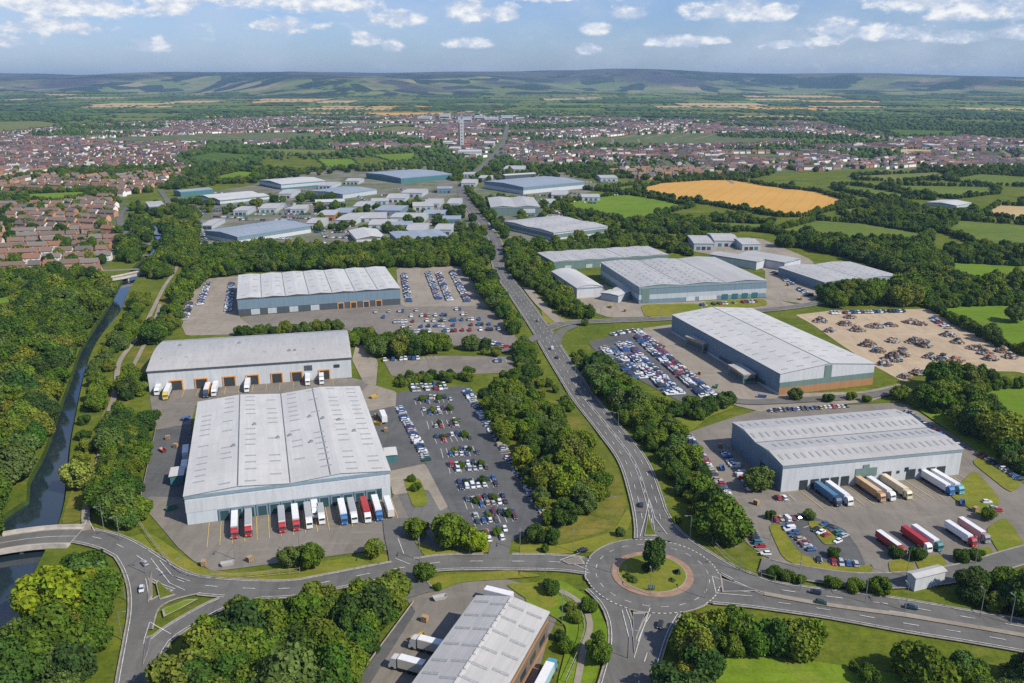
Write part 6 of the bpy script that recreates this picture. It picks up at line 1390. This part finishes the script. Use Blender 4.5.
def clutter():
    sk = MB(); V = [(-1.9,-.9,0),(1.9,-.9,0),(1.9,.9,0),(-1.9,.9,0),(-2.6,-1.05,1.4),(2.6,-1.05,1.4),(2.6,1.05,1.4),(-2.6,1.05,1.4),(-2.45,-.95,1.38),(2.45,-.95,1.38),(2.45,.95,1.38),(-2.45,.95,1.38),(-1.8,-.8,.3),(1.8,-.8,.3),(1.8,.8,.3),(-1.8,.8,.3)]
    sk.add(V, [(0,3,2,1),(0,1,5,4),(1,2,6,5),(2,3,7,6),(3,0,4,7),(4,5,9,8),(5,6,10,9),(6,7,11,10),(7,4,8,11),(8,9,13,12),(9,10,14,13),(10,11,15,14),(11,8,12,15),(12,13,14,15)]); sk = sk.mesh('skip', LORP)
    pal = MB()
    for k in range(7): pal.box(-.6, .6, -.5, .5, k*.17+.1, k*.17+.14); [pal.box(x-.05, x+.05, -.5, .5, k*.17, k*.17+.098) for x in (-.5, 0, .5)]
    pal = pal.mesh('pallet_stack', mat_flat('raw_pallet_wood', (.36,.25,.14), .9, .1))
    r = random.Random(19); P = [(163,452),(168,440),(176,448),(186,420),(160,415),(215,384),(262,381),(292,379),(340,380),(374,398),(378,425),(386,432),(376,418),(172,510),(180,520),(204,566),(228,566),(250,562),(655,345),(700,375),(716,388),(762,398),(722,470),(962,505),(975,512),(720,448),(756,505),(440,600),(425,622),(418,640),(556,640),(610,308),(625,312),(590,306),(800,300),(812,296),(788,286)]
    P = [p for p in P if not any(inpoly([G(*p)[0]], [G(*p)[1]], f)[0] for f in FOOT)]
    for i, (u, v) in enumerate(sorted(P)):
        x, y = G(u, v)
        if i % 2: o = link('skip', sk, None, (x, y, .3), r.uniform(0, 3), r.choice([(.45,.3,.05),(.05,.12,.3),(.06,.2,.1),(.4,.4,.4),(.3,.05,.03)])); tag(o, f'open waste skip standing in a yard, {ordn(i//2+1)} from left of the skips', 'skip', 'skips in the yards'); o.scale = (.72, .72, .72)
        else: o = link('pallet_stack', pal, None, (x, y, .3), r.uniform(0, 3)); o.scale = (1.3, 1.3, 1.3); tag(o, f'stack of wooden pallets in a yard, {ordn(i//2+1)} from left of the stacks', 'pallet stack', 'pallet stacks in the yards')
clutter()
def lamps():
    post = MB().cyl(0, 0, 0, 8, .11, .07, 8).mesh('post', METAL); arm = MB().box(0, 1.5, -.04, .04, 7.9, 8.0).mesh('arm', METAL); head = MB().box(1.2, 2.0, -.16, .16, 7.82, 7.98).mesh('lamp_head', METAL)
    spots = [(609,520,0),(633,395,0),(668,520,180),(618,432,180),(560,395,0),(690,540,180),(740,572,180),(705,600,90),(800,592,90),(865,604,90),(905,612,90),(980,618,90),(1010,625,90),(573,552,270),(520,552,270),(470,556,270),(420,562,270),(380,566,270),(104,530,200),(120,541,200),(186,583,220),(146,575,0),(125,600,0),(122,640,0),
       (650,597,90),(612,575,180),(628,660,0),(604,600,0),(235,560,270),(300,556,270),(420,535,0),(575,380,0),(545,355,0),(525,330,180),(560,330,90),(600,322,90),(660,320,90),(770,540,0),(800,570,90),(906,578,90),(975,565,90),(545,585,90),(562,626,90),(700,480,0)]
    for i, (u, v, a) in enumerate(sorted(spots)):
        x, y = G(u, v); t = thing('street_lamp', f'slender grey street lamp by the road, {ordn(i+1)} counted from the left', 'street lamp', (x, y, .1), math.radians(a), 'street lamps along the roads'); link('post', post, t); link('arm', arm, t); link('lamp_head', head, t)
lamps()
def fences():
    for nm, pts, lb in [('palisade_fence', [(700,530),(712,545),(730,563),(748,575),(775,583)], 'pale fence along the verge right of the slip road'),('palisade_fence', [(136,520),(150,540),(170,565),(190,578),(230,580),(300,574)], 'thin grey fence between the west road and the warehouse yard'),('palisade_fence', [(566,684),(580,650),(584,625),(572,604),(556,592)], 'thin fence round the lawn left of the roundabout'),
         ('guard_rail', [(350,690),(414,603)], 'low kerb rail along the narrow parking lane'), ('boundary_wall', [(140,503),(156,430)], 'pale low wall on the left edge of the dark yard')]:
        ln = smooth_line(GP(pts), 2.6); o = ln[0]; r = thing(nm, lb, 'fence' if 'wall' not in nm else 'wall', (o.x, o.y, .35)); h = 1.8 if 'pal' in nm else .6; m = MB()
        for a, b in zip(ln[:-1], ln[1:]):
            d = (b-a).normalized(); n_ = Vector((-d.y, d.x))*.05; a2, b2 = a-o, b-o
            for z0, z1 in (((.25,.32),(1.5,1.58)) if 'pal' in nm else ((0.05,.6),)): m.add([(p.x,p.y,z) for z in (z0,z1) for p in (a2-n_, b2-n_, b2+n_, a2+n_)], [(0,3,2,1),(4,5,6,7),(0,1,5,4),(1,2,6,5),(2,3,7,6),(3,0,4,7)])
        link('rail', m.mesh('rail', KERB), r)
        if 'pal' in nm:
            pm = MB().box(-.05,.05,-.05,.05,-.3,1.9).mesh('post', KERB)
            for p in ln[:99]: link('post', pm, r, (p.x-o.x, p.y-o.y, 0))
fences()
def signs():
    pl = MB().box(-.9,.9,-.03,.03,.9,1.7).mesh('sign_panel', mat_flat('sign_blue', (.03,.09,.25))); chev = MB()
    for k in range(3): chev.add([(-.7+k*.5,-.05,1.0),(-.5+k*.5,-.05,1.3),(-.7+k*.5,-.05,1.6),(-.55+k*.5,-.05,1.6),(-.35+k*.5,-.05,1.3),(-.55+k*.5,-.05,1.0)], [(0,5,4,1),(1,4,3,2)])
    cm = chev.mesh('chevron', PAINT); leg = MB().box(-.04,.04,-.04,.04,0,.9).mesh('post', METAL)
    for i, (u, v) in enumerate([(625,575),(651,594),(678,577)]):
        x, y = G(u, v); d = math.atan2(y-RB_C[1], x-RB_C[0]); t = thing('chevron_sign', ('left','near','right')[i]+' side blue chevron board on the roundabout island', 'road sign', (x, y, .95), d+math.pi/2, 'chevron boards on the island'); p = link('sign_panel', pl, t); link('chevron', cm, p); 
        for s in (-.6, .6): link('post', leg, t, (s, 0, 0))
signs()
print('objects', len(bpy.data.objects)); print('LONG', [o['label'] for o in bpy.data.objects if 'label' in o and len(o['label'].split()) > 16][:20])
